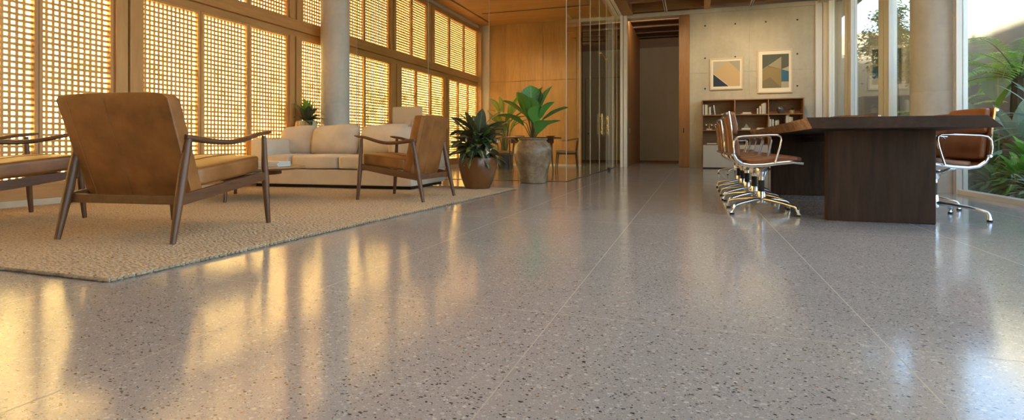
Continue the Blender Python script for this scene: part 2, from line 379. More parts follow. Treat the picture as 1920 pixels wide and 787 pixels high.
    def build(s, name, mats, parent=None, smooth=None, bevel=0, loc=None, thick=0, recalc=True):
        me = bpy.data.meshes.new(name); me.from_pydata(s.v, [], s.f)
        mats = mats if isinstance(mats, (list, tuple)) else [mats]
        for m in mats: me.materials.append(m if not isinstance(m, str) else M[m])
        for p, mi in zip(me.polygons, s.mi): p.material_index = mi
        if s.uv:
            ul = me.uv_layers.new(name='UVMap')
            for l in me.loops: ul.data[l.index].uv = s.uv.get(l.vertex_index, (.5, .5))
        elif recalc:
            bm = bmesh.new(); bm.from_mesh(me); bmesh.ops.recalc_face_normals(bm, faces=bm.faces); bm.to_mesh(me); bm.free()
        if smooth is not None:
            for p in me.polygons: p.use_smooth = True
            me.set_sharp_from_angle(angle=math.radians(smooth))
        me.update()
        o = bpy.data.objects.new(name, me); COL.objects.link(o)
        if loc: o.location = loc
        if parent: o.parent = parent
        if bevel:
            b = o.modifiers.new('bevel', 'BEVEL'); b.width = bevel; b.segments = 2; b.limit_method = 'ANGLE'; b.angle_limit = .6
        if thick:
            t = o.modifiers.new('thickness', 'SOLIDIFY'); t.thickness = thick
        return o

def tag(o, label, cat, group=None, kind=None):
    o['label'] = label; o['category'] = cat
    if group: o['group'] = group
    if kind: o['kind'] = kind
    return o
def empty(name, loc=(0, 0, 0), rz=0):
    o = bpy.data.objects.new(name, None); COL.objects.link(o); o.location = loc; o.rotation_euler = (0, 0, rz); o.empty_display_size = .1
    return o
def thing(name, label, cat, loc=(0, 0, 0), rz=0, group=None): return tag(empty(name, loc, rz), label, cat, group)
def copy_tree(o, parent=None):
    c = o.copy(); COL.objects.link(c)
    if parent: c.parent = parent
    for ch in [x for x in o.children]: copy_tree(ch, c)
    return c
def place(proto, loc, rz, label, used=[set()]):
    o = copy_tree(proto) if proto.name in used[0] else proto
    used[0].add(proto.name); o.location = loc; o.rotation_euler = (0, 0, rz); o['label'] = label
    return o
def struct(name, mb, mat, parent=None, **kw):
    o = mb.build(name, mat, parent, **kw)
    if parent is None: o['kind'] = 'structure'
    return o
def struct_e(name):
    o = empty(name); o['kind'] = 'structure'; return o

# ------------------------------------------------------------------ the room
XL, XR, YB, YF, HC = -5.7, 2.95, 14.0, -5.0, 3.87
struct('floor', MB().box(-5.95, YF-.2, -.1, 3.0, 17.8, 0), 'floor')
# left wall: plinth, posts, transom, lattice windows
w = struct_e('wall_left')
MB().box(XL-.22, YF, 0, XL+.03, YB, .075).build('kerb', 'kerb', w)
MB().box(XL-.2, YF, .075, XL+.015, YB, .20).build('plinth', 'oak_y', w, bevel=.004)
MB().box(XL-.2, YF, 2.29, XL+.05, YB, 2.45).build('transom', 'oak_y', w, bevel=.006)
MB().box(XL-.2, YF, 2.20, XL+.0, YB, 2.29).build('lower_head', 'oak_y', w, bevel=.004)
MB().box(XL-.2, YF, 3.74, XL+.02, YB, 3.80).build('upper_head', 'oak_y', w, bevel=.004)
MB().box(XL-.2, YF, 3.80, XL+.05, YB, 3.88).build('cornice', 'plaster', w)
MB().box(XL-.2, 13.9, 0, XL+.12, YB+.1, HC).build('corner_post', 'frame_z', w)
low_bays = [(-4.9, -2.75, 3), (-2.45, -.35, 3), (-.05, 1.65, 3), (1.95, 3.985, 3), (4.27, 6.53, 3), (6.77, 9.36, 3), (9.74, 11.79, 3), (12.0, 13.9, 3)]
up_bays = [(-4.9, -2.75, 3), (-2.45, -.35, 3), (-.05, 1.65, 3), (1.95, 3.985, 3), (4.27, 6.53, 3), (6.80, 9.33, 3), (9.53, 10.93, 2), (11.22, 13.9, 3)]
def posts(bays, z0, z1):
    for (a, b, n), (a2, b2, n2) in zip(bays, bays[1:]):
        mid = (b+a2)/2
        p = MB().box(XL-.2, b, z0, XL+.03, mid-.02, z1).box(XL-.2, mid-.005, z0, XL+.045, a2, z1).box(XL-.2, mid-.02, z0, XL-.02, mid-.005, z1)
        p.build('post', 'frame_z', w, bevel=.004)
posts(low_bays, .20, 2.20); posts(up_bays, 2.45, 3.74)
wi = 0
def lattice_window(y0, y1, z0, z1):
    global wi; wi += 1
    e = struct_e('window_%d' % wi); st = .03; xo, xi = XL-.055, XL-.015
    f = MB().box(xo-.02, y0, z0, xi+.012, y0+st, z1).box(xo-.02, y1-st, z0, xi+.012, y1, z1).box(xo-.02, y0+st, z0, xi+.012, y1-st, z0+st).box(xo-.02, y0+st, z1-st, xi+.012, y1-st, z1)
    f.build('frame', 'frame_z', e)
    l = MB(); ya, yb, za, zb = y0+st, y1-st, z0+st, z1-st
    ny = max(2, round((yb-ya)/.054)); nz = max(2, round((zb-za)/.054)); hw = .0115
    for i in range(1, ny): y = ya+(yb-ya)*i/ny; l.box(xo-.004, y-hw, za, xo+.006, y+hw, zb)
    for i in range(1, nz): z = za+(zb-za)*i/nz; l.box(xo-.002, ya, z-hw, xo+.018, yb, z+hw)
    l.build('lattice', 'lattice', e)
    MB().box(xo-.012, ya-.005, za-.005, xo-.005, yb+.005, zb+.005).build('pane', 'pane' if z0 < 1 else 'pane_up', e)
for bays, z0, z1 in ((low_bays, .20, 2.20), (up_bays, 2.45, 3.74)):
    for a, b, n in bays:
        st_ = (b-a)/n
        for i in range(n): lattice_window(a+i*st_+.004, a+(i+1)*st_-.004, z0, z1)
# back wall of the glass room, oak
w = struct_e('wall_back_wood')
for x0, x1 in ((XL-.2, -3.84), (-3.832, -2.93), (-2.922, -2.79)):
    MB().box(x0, YB, .05, x1, YB+.15, 2.297).box(x0, YB, 2.305, x1, YB+.15, HC).build('panel', 'oak_z', w)
MB().box(XL, YB+.02, 0, -2.79, YB+.15, HC).build('backing', 'dark_oak', w)
MB().box(XL-.1, YB-.03, 0, -5.37, YB+.02, HC).build('plaster_pier', 'plaster', w)
struct('baseboard_back', MB().box(-5.37, YB-.012, 0, -2.79, YB+.02, .05), 'plaster')
MB().box(-2.855, YB-.008, .84, -2.835, YB+.01, .96).build('pull', 'darkmetal', w)
# concrete wall with formwork joints and tie holes
w = struct_e('wall_back_concrete')
for x0, x1 in ((-.09, 1.262), (1.268, 2.70)):
    for z0, z1 in ((0, 2.312), (2.318, 3.78)): MB().box(x0, YB, z0, x1, YB+.25, z1).build('panel', 'concrete', w)
MB().box(-.09, YB+.008, 0, 2.7, YB+.25, 3.78).build('backing', 'concrete', w)
MB().box(-2.79, YB-.05, 3.78, 2.75, YB+.25, 3.88).build('lintel', 'concrete', w)
th = MB()
for x in (.272, .955, 1.625, 2.294):
    for z in (3.475, 2.682, 1.937): th.lathe([(.0, .002), (.019, .0025), (.019, .001), (.021, 0)], 14, (0, 0, 0), cap0=False); th.xf(Matrix.Translation((x, YB-.0005, z)) @ Matrix.Rotation(PI/2, 4, 'X'), len(th.v)-14*4)
th.build('tie_holes', 'darkmetal', w)
struct('trim_1', MB().box(2.66, YB-.06, 0, 2.80, YB+.1, HC).box(2.81, YB-.1, 0, 2.90, YB+.05, HC), 'alu', bevel=.004)
struct('trim_2', MB().box(-1.77, YB-.09, 0, -1.70, YB+.06, HC).box(-1.685, YB-.09, 0, -1.60, YB+.06, HC), 'alu', bevel=.004)
struct('trim_3', MB().box(-1.80, 8.1, HC-.01, -1.72, YB-.1, HC+.03).box(-1.90, 8.1, HC-.01, -1.82, YB-.1, HC+.03), 'alu')
struct('trim_4', MB().box(-1.70, 6.0, HC-.02, -1.45, YB-.06, 4.15), 'beam')
struct('wall_fin', MB().box(-1.665, YB+.06, 0, -1.61, 17.5, HC), 'jamb')
struct('wall_jamb', MB().box(-.34, YB-.03, 0, -.095, YB+.12, 3.78), 'jamb', bevel=.004)
tag(MB().box(-1.609, 14.55, .88, -1.60, 14.63, 1.0).build('switch_plate', 'brass', bevel=.003), 'small brass switch plate on the dark wooden fin by the doorway', 'switch')
tag(MB().box(-.24, YB-.036, .86, -.215, YB-.03, .98).build('recessed_pull', 'darkmetal', bevel=.002), 'small dark recessed pull in the orange wooden doorway jamb', 'handle')
# corridor behind
struct('wall_corridor', MB().box(-4.2, 17.5, .07, .3, 17.7, 3.62), 'beige')
struct('baseboard_corridor', MB().box(-4.2, 17.48, 0, .3, 17.55, .07), 'dark_oak')
struct('wall_corridor_left', MB().box(-3.75, YB+.15, 0, -3.62, 17.5, HC), 'jamb')
struct('wall_corridor_right', MB().box(-.09, YB+.25, 0, .05, 17.5, 4.2), 'jamb')
struct('wall_corridor_top', MB().box(-4.2, 17.5, 3.62, .3, 17.7, 4.3), 'dark_oak')
b_ = MB()
for y in (14.9, 15.7, 16.5, 17.2): b_.box(-3.6, y, 3.9, .0, y+.12, 4.2)
struct('ceiling_corridor', b_.box(-4, YB, 4.2, .3, 17.7, 4.3), 'dark_oak')
d = struct_e('door_1')
MB().box(-3.32, 17.475, .075, -2.80, 17.5, 2.72).box(-2.795, 17.475, .075, -2.26, 17.5, 2.72).build('leaf', 'beige', d)
MB().box(-3.32, 17.47, 2.725, -1.68, 17.5, 2.74).box(-3.36, 17.47, .07, -3.325, 17.5, 2.74).build('shadow_gap', 'dark_oak', d)
k_ = MB().ball((0, 0, 0), .03).sweep([(0, 0, 0), (0, .05, 0)], .012); k_.xf(Matrix.Translation((-3.24, 17.43, .93))); k_.build('knob', 'darkmetal', d, smooth=40)
lp = thing('wall_lamp', 'linear lamp fixed to the corridor side of the concrete lintel', 'lamp', (-1.2, YB+.31, 3.90))  # out of view, added to brighten the corridor wall
MB().box(-1.3, -.06, -.02, 1.1, .05, .03).build('housing', 'darkmetal', lp)
ld = bpy.data.lights.new('corridor_light', 'AREA'); ld.shape = 'RECTANGLE'; ld.size = 2.3; ld.size_y = .08; ld.energy = 20; ld.color = (1, .80, .55)
lo_ = bpy.data.objects.new('corridor_light', ld); COL.objects.link(lo_); lo_.parent = lp; lo_.location = (-.1, .0, -.025); lo_.rotation_euler = (math.radians(50), 0, 0)
# ceilings
c = struct_e('ceiling')
MB().box(XL-.2, YF, HC, -1.9, YB, 4.2).build('soffit', 'oak_x', c)
dk = MB().box(-1.9, 6.2, 4.15, 2.95, YB, 4.2).box(-1.9, YF, 4.15, -1.4, 6.2, 4.2).box(2.6, YF, 4.15, 2.95, 6.2, 4.2).box(-1.4, YF, 4.15, 2.6, 0.6, 4.2)
dk.build('deck', 'beam', c)
sl = MB()
for dx in (0, .035): sl.box(-5.26+dx, 6.5, HC-.006, -5.245+dx, 13.6, HC+.002)
sl.build('air_slot', 'darkmetal', c)
MB().box(-5.05, 12.62, HC-.006, -2.3, 12.67, HC+.002).build('light_slot', 'darkmetal', c)
for i, y in enumerate((-4, -2.8, -1.6, -.4, .8, 2.0, 3.2, 4.4, 5.6, 6.8, 8.0, 9.2, 10.4, 11.6, 12.8, 13.7)):
    MB().box(-1.45, y, HC+.02, 2.75, y+.14, 4.15).build('joist', 'beam', c)
MB().box(.24, YF, HC-.0, .38, YB-.06, 4.15).build('cross_beam', 'oak_y', c)
MB().box(2.72, YF, HC-.06, 3.05, YB+.1, 4.2).build('edge_beam', 'concrete', c)
struct('roof', MB().box(-5.95, YF-.2, 4.3, -1.4, 18, 4.42).box(2.6, YF-.2, 4.3, 3.67, 18, 4.42).box(-1.4, 6.2, 4.3, 2.6, 18, 4.42).box(-1.4, YF-.2, 4.3, 2.6, 0.6, 4.42).box(3.05, YF-.2, HC, 3.67, 18, 4.3), 'plaster')
for x, lab in ((-.64, 'pale linear track along the ceiling above the doorway'), (1.29, 'pale linear track along the ceiling above the bookcase')):
    t = thing('ceiling_track', lab, 'track', (x, 9, HC), 0)
    MB().box(-.03, -6, -.02, .03, 4.9, .02).build('channel', 'alu', t, bevel=.004)
    MB().box(-.012, -6, -.024, .012, 4.9, -.0195).build('slot', 'darkmetal', t)
def spot(x, y, z, target, watts, label):  # unseen lamps added to brighten the back walls
    t = thing('spotlight', label, 'lamp', (x, y, z), 0, None)
    d_ = (Vector(target)-Vector((x, y, z-.10))).normalized(); p_ = Vector((0, 0, -.10))
    MB().sweep([p_-d_*.07, p_+d_*.06], [.034, .036], 20).build('lamp_head', 'darkmetal', t, smooth=40)
    MB().sweep([(0, 0, 0), (0, 0, -.10)], .010, 10).build('stem', 'darkmetal', t, smooth=40)
    l_ = bpy.data.lights.new('spot_light', 'SPOT'); l_.energy = watts; l_.color = (1, .74, .42); l_.spot_size = math.radians(62); l_.spot_blend = .9; l_.shadow_soft_size = .05
    o_ = bpy.data.objects.new('spot_light', l_); COL.objects.link(o_); o_.parent = t; o_.location = p_+d_*.075; o_.rotation_euler = d_.to_track_quat('-Z', 'Y').to_euler()
spot(-.64, 11.2, HC-.02, (.5, 14, 2.3), SPOT_W, 'black spotlight on the track left of the bookcase')
spot(1.29, 11.2, HC-.02, (1.1, 14, 2.3), SPOT_W, 'black spotlight on the track, nearer the bookcase')
spot(1.29, 10.6, HC-.02, (2.3, 14, 2.3), SPOT_W, 'black spotlight on the track, farther from the bookcase')
spot(-4.3, 10.5, HC, (-4.5, 14, 1.2), SPOT_W*1.2, 'black ceiling spotlight in the glass room aimed at the oak wall, left one')
spot(-3.0, 10.5, HC, (-3.3, 14, 1.2), SPOT_W*1.2, 'black ceiling spotlight in the glass room aimed at the oak wall, right one')
struct('wall_front', MB().box(XL-.2, YF-.2, 0, 3.05, YF, 4.3), 'dark_oak')
# right glazing
def glazing(name, panes, frames, base=True):
    e = struct_e(name)
    for a, b in panes: MB().box(XR-.006, a, .05, XR+.006, b, HC-.07).build('pane', 'glass_out', e)
    for a, b in frames: MB().box(XR-.06, a, .0, XR+.05, (a+b)/2-.012, HC-.06).box(XR-.045, (a+b)/2-.012, 0, XR+.04, (a+b)/2+.012, HC-.06, 1).box(XR-.06, (a+b)/2+.012, 0, XR+.05, b, HC-.06).build('mullion', ['alu', 'darkmetal'], e)
    for a, b in panes: MB().box(XR-.05, a, 0, XR+.05, b, .05).build('sill_rail', 'alu', e)
wi += 1
glazing('window_%d' % wi, [(12.43, 13.75), (10.34, 11.98), (8.22, 9.84)], [(13.75, 14.1), (11.98, 12.43), (9.84, 10.34)])
wi += 1
glazing('window_%d' % wi, [(4.9, 7.56), (2.0, 4.84), (-1.2, 1.94), (-4.9, -1.26)], [(7.56, 7.64), (4.84, 4.9), (1.94, 2.0), (-1.26, -1.2)])
wi += 1
e = struct_e('window_%d' % wi)  # unseen rooflight, added to bring more light into the room
MB().box(-1.4, 0.6, 4.36, 2.6, 6.2, 4.38).build('pane', 'roof_pane', e)
MB().box(-1.42, 0.58, 4.15, -1.38, 6.22, 4.42).box(2.58, 0.58, 4.15, 2.62, 6.22, 4.42).box(-1.38, 6.18, 4.15, 2.58, 6.22, 4.42).box(-1.38, 0.58, 4.15, 2.58, 0.62, 4.42).build('curb', 'white', e)
# glass room: two runs of clear panels
gw = struct_e('wall_glass')
def gpanel(p, q, name='pane', x=None):
    m_ = MB(); dx, dy = q[0]-p[0], q[1]-p[1]; L = math.hypot(dx, dy); t = .006
    m_.box(.004, -t, .012, L-.004, t, HC-.012); m_.mi = [0, 0, 0, 1, 0, 1]
    m_.xf(Matrix.Translation((p[0], p[1], 0)) @ Matrix.Rotation(math.atan2(dy, dx), 4, 'Z'))
    return m_.build(name, ['glass', 'glass_edge'], gw)
for a, b in ((-5.62, -4.216), (-4.216, -3.124), (-3.124, -1.851)): gpanel((a, 8.118), (b, 8.118))
ys = (8.118, 9.144, 10.156, 11.197, 12.139, 13.154, 13.9)
for a, b in zip(ys, ys[1:]): gpanel((-1.851, a), (-1.851, b))
MB().box(-5.62, 8.107, 0, -1.84, 8.129, .006).box(-1.862, 8.1, 0, -1.840, 13.9, .006).build('floor_track', 'darkmetal', gw)
for y in (11.25, 12.08):
    h = thing('pull_handle', 'slim brass pull handle on the glass wall, %s from the camera' % ('nearer' if y < 12 else 'farther'), 'handle', (-1.851, y, .80))
    MB().box(.03, -.02, -.02, .055, .02, .42).build('bar', 'brass', h, bevel=.005)
    MB().box(0.007, -.012, .03, .03, .012, .05).box(0.007, -.012, .35, .03, .012, .37).build('mount', 'brass', h)
tag(MB().sweep([(-1.83, 11.25, 2.48), (-1.83, 12.08, 2.48)], .008).ball((-1.83, 11.25, 2.48), .022).ball((-1.83, 12.08, 2.48), .022).build('door_fitting', 'brass', smooth=40), 'thin brass rod fitting with knobs high on the glass wall', 'fitting')
tag(MB().lathe([(.03, 0), (.035, .02), (.03, .05), (.015, .062)], 16, cap1=True).build('door_stop', 'darkmetal', loc=(-1.76, 11.9, 0), smooth=40), 'small dark door stop on the terrazzo beside the glass wall', 'door stop')

# columns
def column(name, x, y, r, z1, label):
    m_ = MB().lathe([(r, 0), (r, 1.2), (r*.997, 1.203), (r*.997, 1.206), (r, 1.21), (r, 2.6), (r*.997, 2.603), (r*.997, 2.606), (r, 2.61), (r, z1)], 64, cap1=True)
    o = m_.build(name, 'col_concrete', smooth=40, loc=(x, y, 0)); o['label'] = label; o['category'] = 'column'; o['kind'] = 'structure'
column('column', -5.36, 7.17, .22, HC, 'round concrete column behind the cream sofa against the lattice wall')
column('column', 2.83, 7.92, .27, 4.15, 'round concrete column in the glazed wall behind the meeting table')

# ------------------------------------------------------------------ rug
RT = .018
r_ = MB(); A, B_, C_, D_ = (-2.29, 1.58), (-2.13, 6.52), (-5.665, 6.58), (-5.665, 1.58)
r_.prism([D_, A, B_, C_], .001, RT-.001)
rug = r_.build('area_rug', 'rug'); tag(rug, 'large woven beige jute rug under the sofa and tan armchairs', 'rug')
ed = MB(); random.seed(3)
def fringe(p, q):
    L = math.hypot(q[0]-p[0], q[1]-p[1]); n = int(L/.026)
    for i in range(n):
        t = (i+.5)/n; x, y = p[0]+(q[0]-p[0])*t, p[1]+(q[1]-p[1])*t
        k = len(ed.v); ed.ball((0, 0, 0), (.017, .011, .008), 6, 4)
        ed.xf(Matrix.Translation((x+random.uniform(-.004, .004), y+random.uniform(-.004, .004), .0085)) @ Matrix.Rotation(math.atan2(q[1]-p[1], q[0]-p[0])+.5+random.uniform(-.2, .2), 4, 'Z'), k)
fringe(D_, A); fringe(A, B_); fringe(B_, C_)
eo = ed.build('braided_edge', 'rug_edge', rug, smooth=60)

# ------------------------------------------------------------------ tan armchairs
def make_armchair(wd, dp, bw, lean):
    root = thing('armchair', '', 'chair', group='tan leather armchairs')
    hw, hd = wd/2, dp/2
    for s in (-1, 1):
        MB().sweep([(s*hw, hd, 0), (s*(hw-.004), hd-.012, .14), (s*(hw-.008), hd-.022, .30), (s*(hw-.010), hd-.03, .44), (s*(hw-.010), hd-.038, .615)],
                   [(.0155, .0155), (.020, .019), (.026, .022), (.022, .019), (.016, .016)], 14).build('leg', 'walnut_z', root, smooth=50)
        MB().sweep([(s*hw, -hd, 0), (s*(hw-.004), -hd+.032, .15), (s*(hw-.008), -hd+.062, .29), (s*(hw-.010), -hd+.092, .44), (s*(hw-.012), -hd+.125, .585)],
                   [(.016, .016), (.022, .021), (.027, .026), (.025, .024), (.021, .021)], 14).build('leg', 'walnut_z', root, smooth=50)
        MB().sweep([(s*(hw-.008), hd-.03, .335), (s*(hw-.010), 0, .283), (s*(hw-.010), -hd+.06, .236)], [(.013, .027), (.0135, .033), (.013, .031)], square=True).build('side_rail', 'walnut', root, bevel=.004)
        pts, sec = [], []
        for i in range(17):
            t = i/16; y = -hd+.10+(dp-.06)*t
            z = .597-.030*math.sin(PI*min(1, t*1.25))+.045*max(0, t-.45)**1.3*2.2
            pts.append((s*(hw-.012+.012*math.sin(PI*t)), y, z))
            wv = .024+.010*math.sin(PI*min(1, t*1.1)); hv = .019-.006*t
            if i == 0: wv, hv = .018, .014
            if i == 16: wv, hv = .012, .008
            sec.append((wv, hv))
        MB().sweep(pts, sec, 14).build('armrest', 'walnut', root, smooth=50)
    MB().sweep([(-hw+.01, -hd+.075, .235), (hw-.01, -hd+.075, .235)], (.013, .026), square=True).build('rear_rail', 'walnut', root, bevel=.004)
    MB().sweep([(-hw+.01, hd-.05, .318), (hw-.01, hd-.05, .318)], (.013, .024), square=True).build('front_rail', 'walnut', root, bevel=.004)
    # seat cushion, sloping to the back
    y0, y1 = -hd+.215, hd-.008; sw = wd-.075
    def seat(u, v, q, p):
        p.z += (p.y-y0)*.115 + (.016*(1-u*u)*(1-v*v) if q > 0 else 0); return p
    m_ = MB().rbox((0, (y0+y1)/2, .352), (sw, y1-y0, .118), 10, 14, fn=seat)
    for k in (-1, 1):
        pts = [(k*sw/6, y0+(y1-y0)*t, .352+.060+.0155*(1-(2*t-1)**2)+(y1-y0)*t*.115) for t in [i/12 for i in range(1, 12)]]
        m_.sweep(pts, .0022, 6)
    m_.build('seat_cushion', 'leather', root, smooth=50)
    # back cushion
    zb, zt = .235, .838; yb, yt = -hd+.170, -hd+lean; th = .095
    def shear(p):
        t = (p.z-zb)/(zt-zb); return Vector((p.x*(1+.02*t), p.y+yb+(yt-yb)*t, p.z))
    def back(u, v, q, p):
        p = Vector((p.x, p.y+(.014*(1-u*u)*(1-q*q) if v > 0 else -.004*(1-u*u)*(1-q*q)), p.z+.008*(1-u*u)*(q > 0)))
        return shear(p)
    m_ = MB().rbox((0, th/2, (zb+zt)/2), (bw, th, zt-zb), 16, 16, fn=back)
    for k in (-.40, -.06):
        m_.sweep([shear(Vector((k*bw/1.0, -.0045, zb+.02+(zt-zb-.05)*i/12))) for i in range(13)], .0016, 6)
    for yy in (.006, th-.006):
        x_ = bw/2-.004
        m_.sweep([shear(Vector(p)) for p in [(-x_, yy, zb+.04), (-x_, yy, (zb+zt)/2), (-x_, yy, zt-.03), (-x_+.025, yy, zt-.006), (-x_/2, yy, zt), (0, yy, zt+.003), (x_/2, yy, zt), (x_-.025, yy, zt-.006), (x_, yy, zt-.03), (x_, yy, (zb+zt)/2), (x_, yy, zb+.04)]], .0035, 6)
    m_.build('back_cushion', 'leather', root, smooth=50)
    return root
big = make_armchair(.78, .84, .735, -.035)
place(big, (-3.185, 2.60, RT), .135, 'tan leather armchair seen from behind, nearest on the jute rug')
place(big, (-4.80, 2.46, RT), -.12, 'tan leather armchair cut off by the left edge of the photo')
small = make_armchair(.70, .735, .60, .03)
place(small, (-2.82, 4.97, RT), PI/2, 'tan leather armchair in profile, between the sofa and the brown pot')

# ------------------------------------------------------------------ sofa
SO = thing('sofa', 'long cream linen sofa with loose cushions beside the concrete column', 'sofa', (-3.235, 5.81, RT), math.radians(4.0))
W_, DP_ = 2.33, 1.10
MB().box(-W_+.05, .06, .0, -.05, DP_-.04, .042).build('plinth', 'black', SO)
MB().rbox((-W_/2, DP_/2, .138), (W_, DP_, .196), 40, 14).build('base', 'fabric', SO, smooth=40)
MB().rbox((-W_/2, DP_-.15, .43), (W_-.30, .28, .40), 18, 12).build('back_frame', 'fabric', SO, smooth=40)
def arm_fn(u, v, q, p): p.x += .008*(1-v*v)*(1-q*q)*u; return p
MB().rbox((-.165, DP_/2, .43), (.33, DP_, .40), 16, 12, fn=arm_fn).build('armrest', 'fabric', SO, smooth=40)
MB().rbox((-W_+.12, DP_/2, .43), (.24, DP_, .40), 16, 12, fn=arm_fn).build('armrest', 'fabric', SO, smooth=40)
def seatc(u, v, q, p):
    if q > 0: p.z += .020*(1-u**4)*(1-v**4)
    p.y += -.008*(1-u*u)*(1-q*q)*(v < 0); return p
xs_ = [-.335, -1.03, -1.71, -W_+.245]
for a, b in zip(xs_, xs_[1:]):
    MB().rbox(((a+b)/2, .40, .325), (abs(a-b)-.006, .83, .165), 12, 14, fn=seatc).build('seat_cushion', 'fabric', SO, smooth=50)
def pillow(w, h, t):
    m_ = MB(); n = 18
    vs_, fs = [], []
    for side in (1, -1):
        for i in range(n+1):
            for j in range(n+1):
                u, v = 2*i/n-1, 2*j/n-1
                rr = (abs(u)**5+abs(v)**5)**.2; k = max(0, 1-rr**2.6)**.5
                sc_ = max(abs(u), abs(v))/rr if rr > 1e-6 else 1     # round the corners
                px_, pz = u*(1+(sc_-1)*.55), v*(1+(sc_-1)*.55)
                wr = .006*math.sin(7*u+2.5*v+2)*math.sin(4*v-1)*k+.010*math.sin(3*u+1)*(v > 0)*v*k
                vs_.append((px_*w/2, side*t/2*k+wr, pz*h/2+.012*math.sin(2.2*u+.6)*max(0, v)**3))
        o = (n+1)**2 if side < 0 else 0
        for i in range(n):
            for j in range(n):
                a = o+i*(n+1)+j; q = (a, a+1, a+n+2, a+n+1); fs.append(q if side < 0 else tuple(reversed(q)))
    m_.add(vs_, fs); return m_
for (x, y, z, w, h, t, tilt, rz, lab) in (
        (-2.03, .61, .61, .54, .42, .25, -.24, .12, 'cream linen back pillow at the left end of the sofa, below the small potted plant'),
        (-1.42, .575, .615, .72, .43, .27, -.26, .02, 'cream linen back pillow in the middle of the sofa, in front of the column'),
        (-.665, .575, .615, .76, .43, .27, -.24, -.03, 'cream linen back pillow at the right end of the sofa, in front of the monitor')):
    p_ = pillow(w, h, t)
    p_.xf(Matrix.Rotation(math.radians(4), 4, 'Z') @ Matrix.Translation((x, y, z)) @ Matrix.Rotation(rz, 4, 'Z') @ Matrix.Rotation(tilt, 4, 'X'))
    o = p_.build('back_pillow', 'fabric', smooth=70, loc=(-3.235, 5.81, RT)); tag(o, lab, 'pillow', 'sofa back pillows')

# ------------------------------------------------------------------ coffee table and magazines
ct = thing('coffee_table', 'low oval wooden coffee table between the near armchair and the sofa', 'table', (-4.52, 4.42, RT))
ov = [(.70*math.cos(a)*(1+.04*math.cos(2*a)), .58*math.sin(a)) for a in [2*PI*k/48 for k in range(48)]]
MB().prism([(x*.93, y*.93) for x, y in ov], .298, .318, top=ov).prism(ov, .318, .332).build('tabletop', 'table_wood', ct, smooth=30)
MB().prism([(x*.62, y*.72) for x, y in ov], .245, .2985).build('apron', 'walnut', ct, smooth=30)
for x, y in ((.02, .40), (.28, -.42), (-.36, .33), (-.36, -.33)):
    MB().sweep([(x, y, 0), (x*.9, y*.9, .25)], [(.016, .016), (.024, .024)], 12).build('leg', 'walnut_z', ct, smooth=40)
pal = [(.42, .44, .46), (.60, .60, .60), (.30, .33, .38), (.55, .57, .60)]
for i, c_ in enumerate(pal):
    m_ = MB().box(-.14, -.10, .0015, .136, .10, .0105, 1).box(-.142, -.105, 0, .142, .105, .0015).box(-.142, -.105, .0105, .142, .105, .012).box(-.144, -.105, 0, -.140, .105, .012)
    o = m_.build('magazine', [plain('magazine_cover_%d' % i, c_, .35), 'matboard'], loc=(-4.06, 4.42, RT+.3325+.0122*i)); o.rotation_euler = (0, 0, .1+.07*math.sin(5*i))
    tag(o, ['grey magazine at the bottom of the stack on the coffee table', 'light grey magazine second from the bottom on the coffee table', 'slate blue magazine second from the top on the coffee table', 'pale grey magazine on top of the stack on the coffee table'][i], 'magazine', 'magazines on the coffee table')

# ------------------------------------------------------------------ desk, monitor and boxes behind the sofa
dk = thing('desk', 'low wooden desk behind the sofa carrying a beige monitor', 'desk', (-4.45, 7.62, 0))
MB().box(-.55, -.3, .655, .62, .3, .685).build('top', 'table_wood', dk, bevel=.004)
for x in (-.50, .57):
    for y in (-.26, .26): MB().sweep([(x, y, 0), (x, y, .655)], .018, 10).build('leg', 'table_wood', dk, smooth=40)
mo = thing('monitor', 'large beige desktop monitor seen from behind, standing on the desk', 'monitor', (-4.33, 7.60, .685), -.06)
MB().rbox((0, .02, .305), (.545, .028, .37), 30, 10).build('screen', 'screen_back', mo, smooth=40)
MB().sweep([(0.03, -.085, .008), (0.03, -.06, .12), (.03, -.002, .275)], [(.055, .006), (.055, .006), (.05, .005)], square=True, up=(0, 0, 1)).build('stand', 'screen_back', mo, bevel=.002)
MB().box(-.10, -.13, 0, .16, .10, .009).build('foot', 'screen_back', mo, bevel=.003)
tag(MB().box(-.14, -.1, 0, .14, .1, .19).box(-.144, -.104, .15, .144, .104, .197).build('storage_box', 'darkmetal', loc=(-4.79, 7.60, .685), bevel=.004), 'dark lidded storage box on the desk, left of the monitor', 'box')
for i, (h, c_, lb) in enumerate(((.045, (.25, .21, .13), 'olive book at the bottom of the pile beside the monitor'), (.035, (.42, .36, .26), 'tan book in the middle of the pile beside the monitor'), (.025, (.16, .12, .08), 'dark brown book on top of the pile beside the monitor'))):
    z_ = .6855+sum((.045, .035, .025)[:i])
    m_ = MB().box(-.055, -.10, .004, .07, .098, h-.004, 1).box(-.06, -.105, 0, .075, .105, .004).box(-.06, -.105, h-.004, .075, .105, h).box(-.062, -.105, 0, -.056, .105, h)
    tag(m_.build('book', [plain('desk_book_%d' % i, c_, .6), 'matboard'], loc=(-4.0+.006*i, 7.58, z_+.0004*i)), lb, 'book', 'pile of books on the desk')

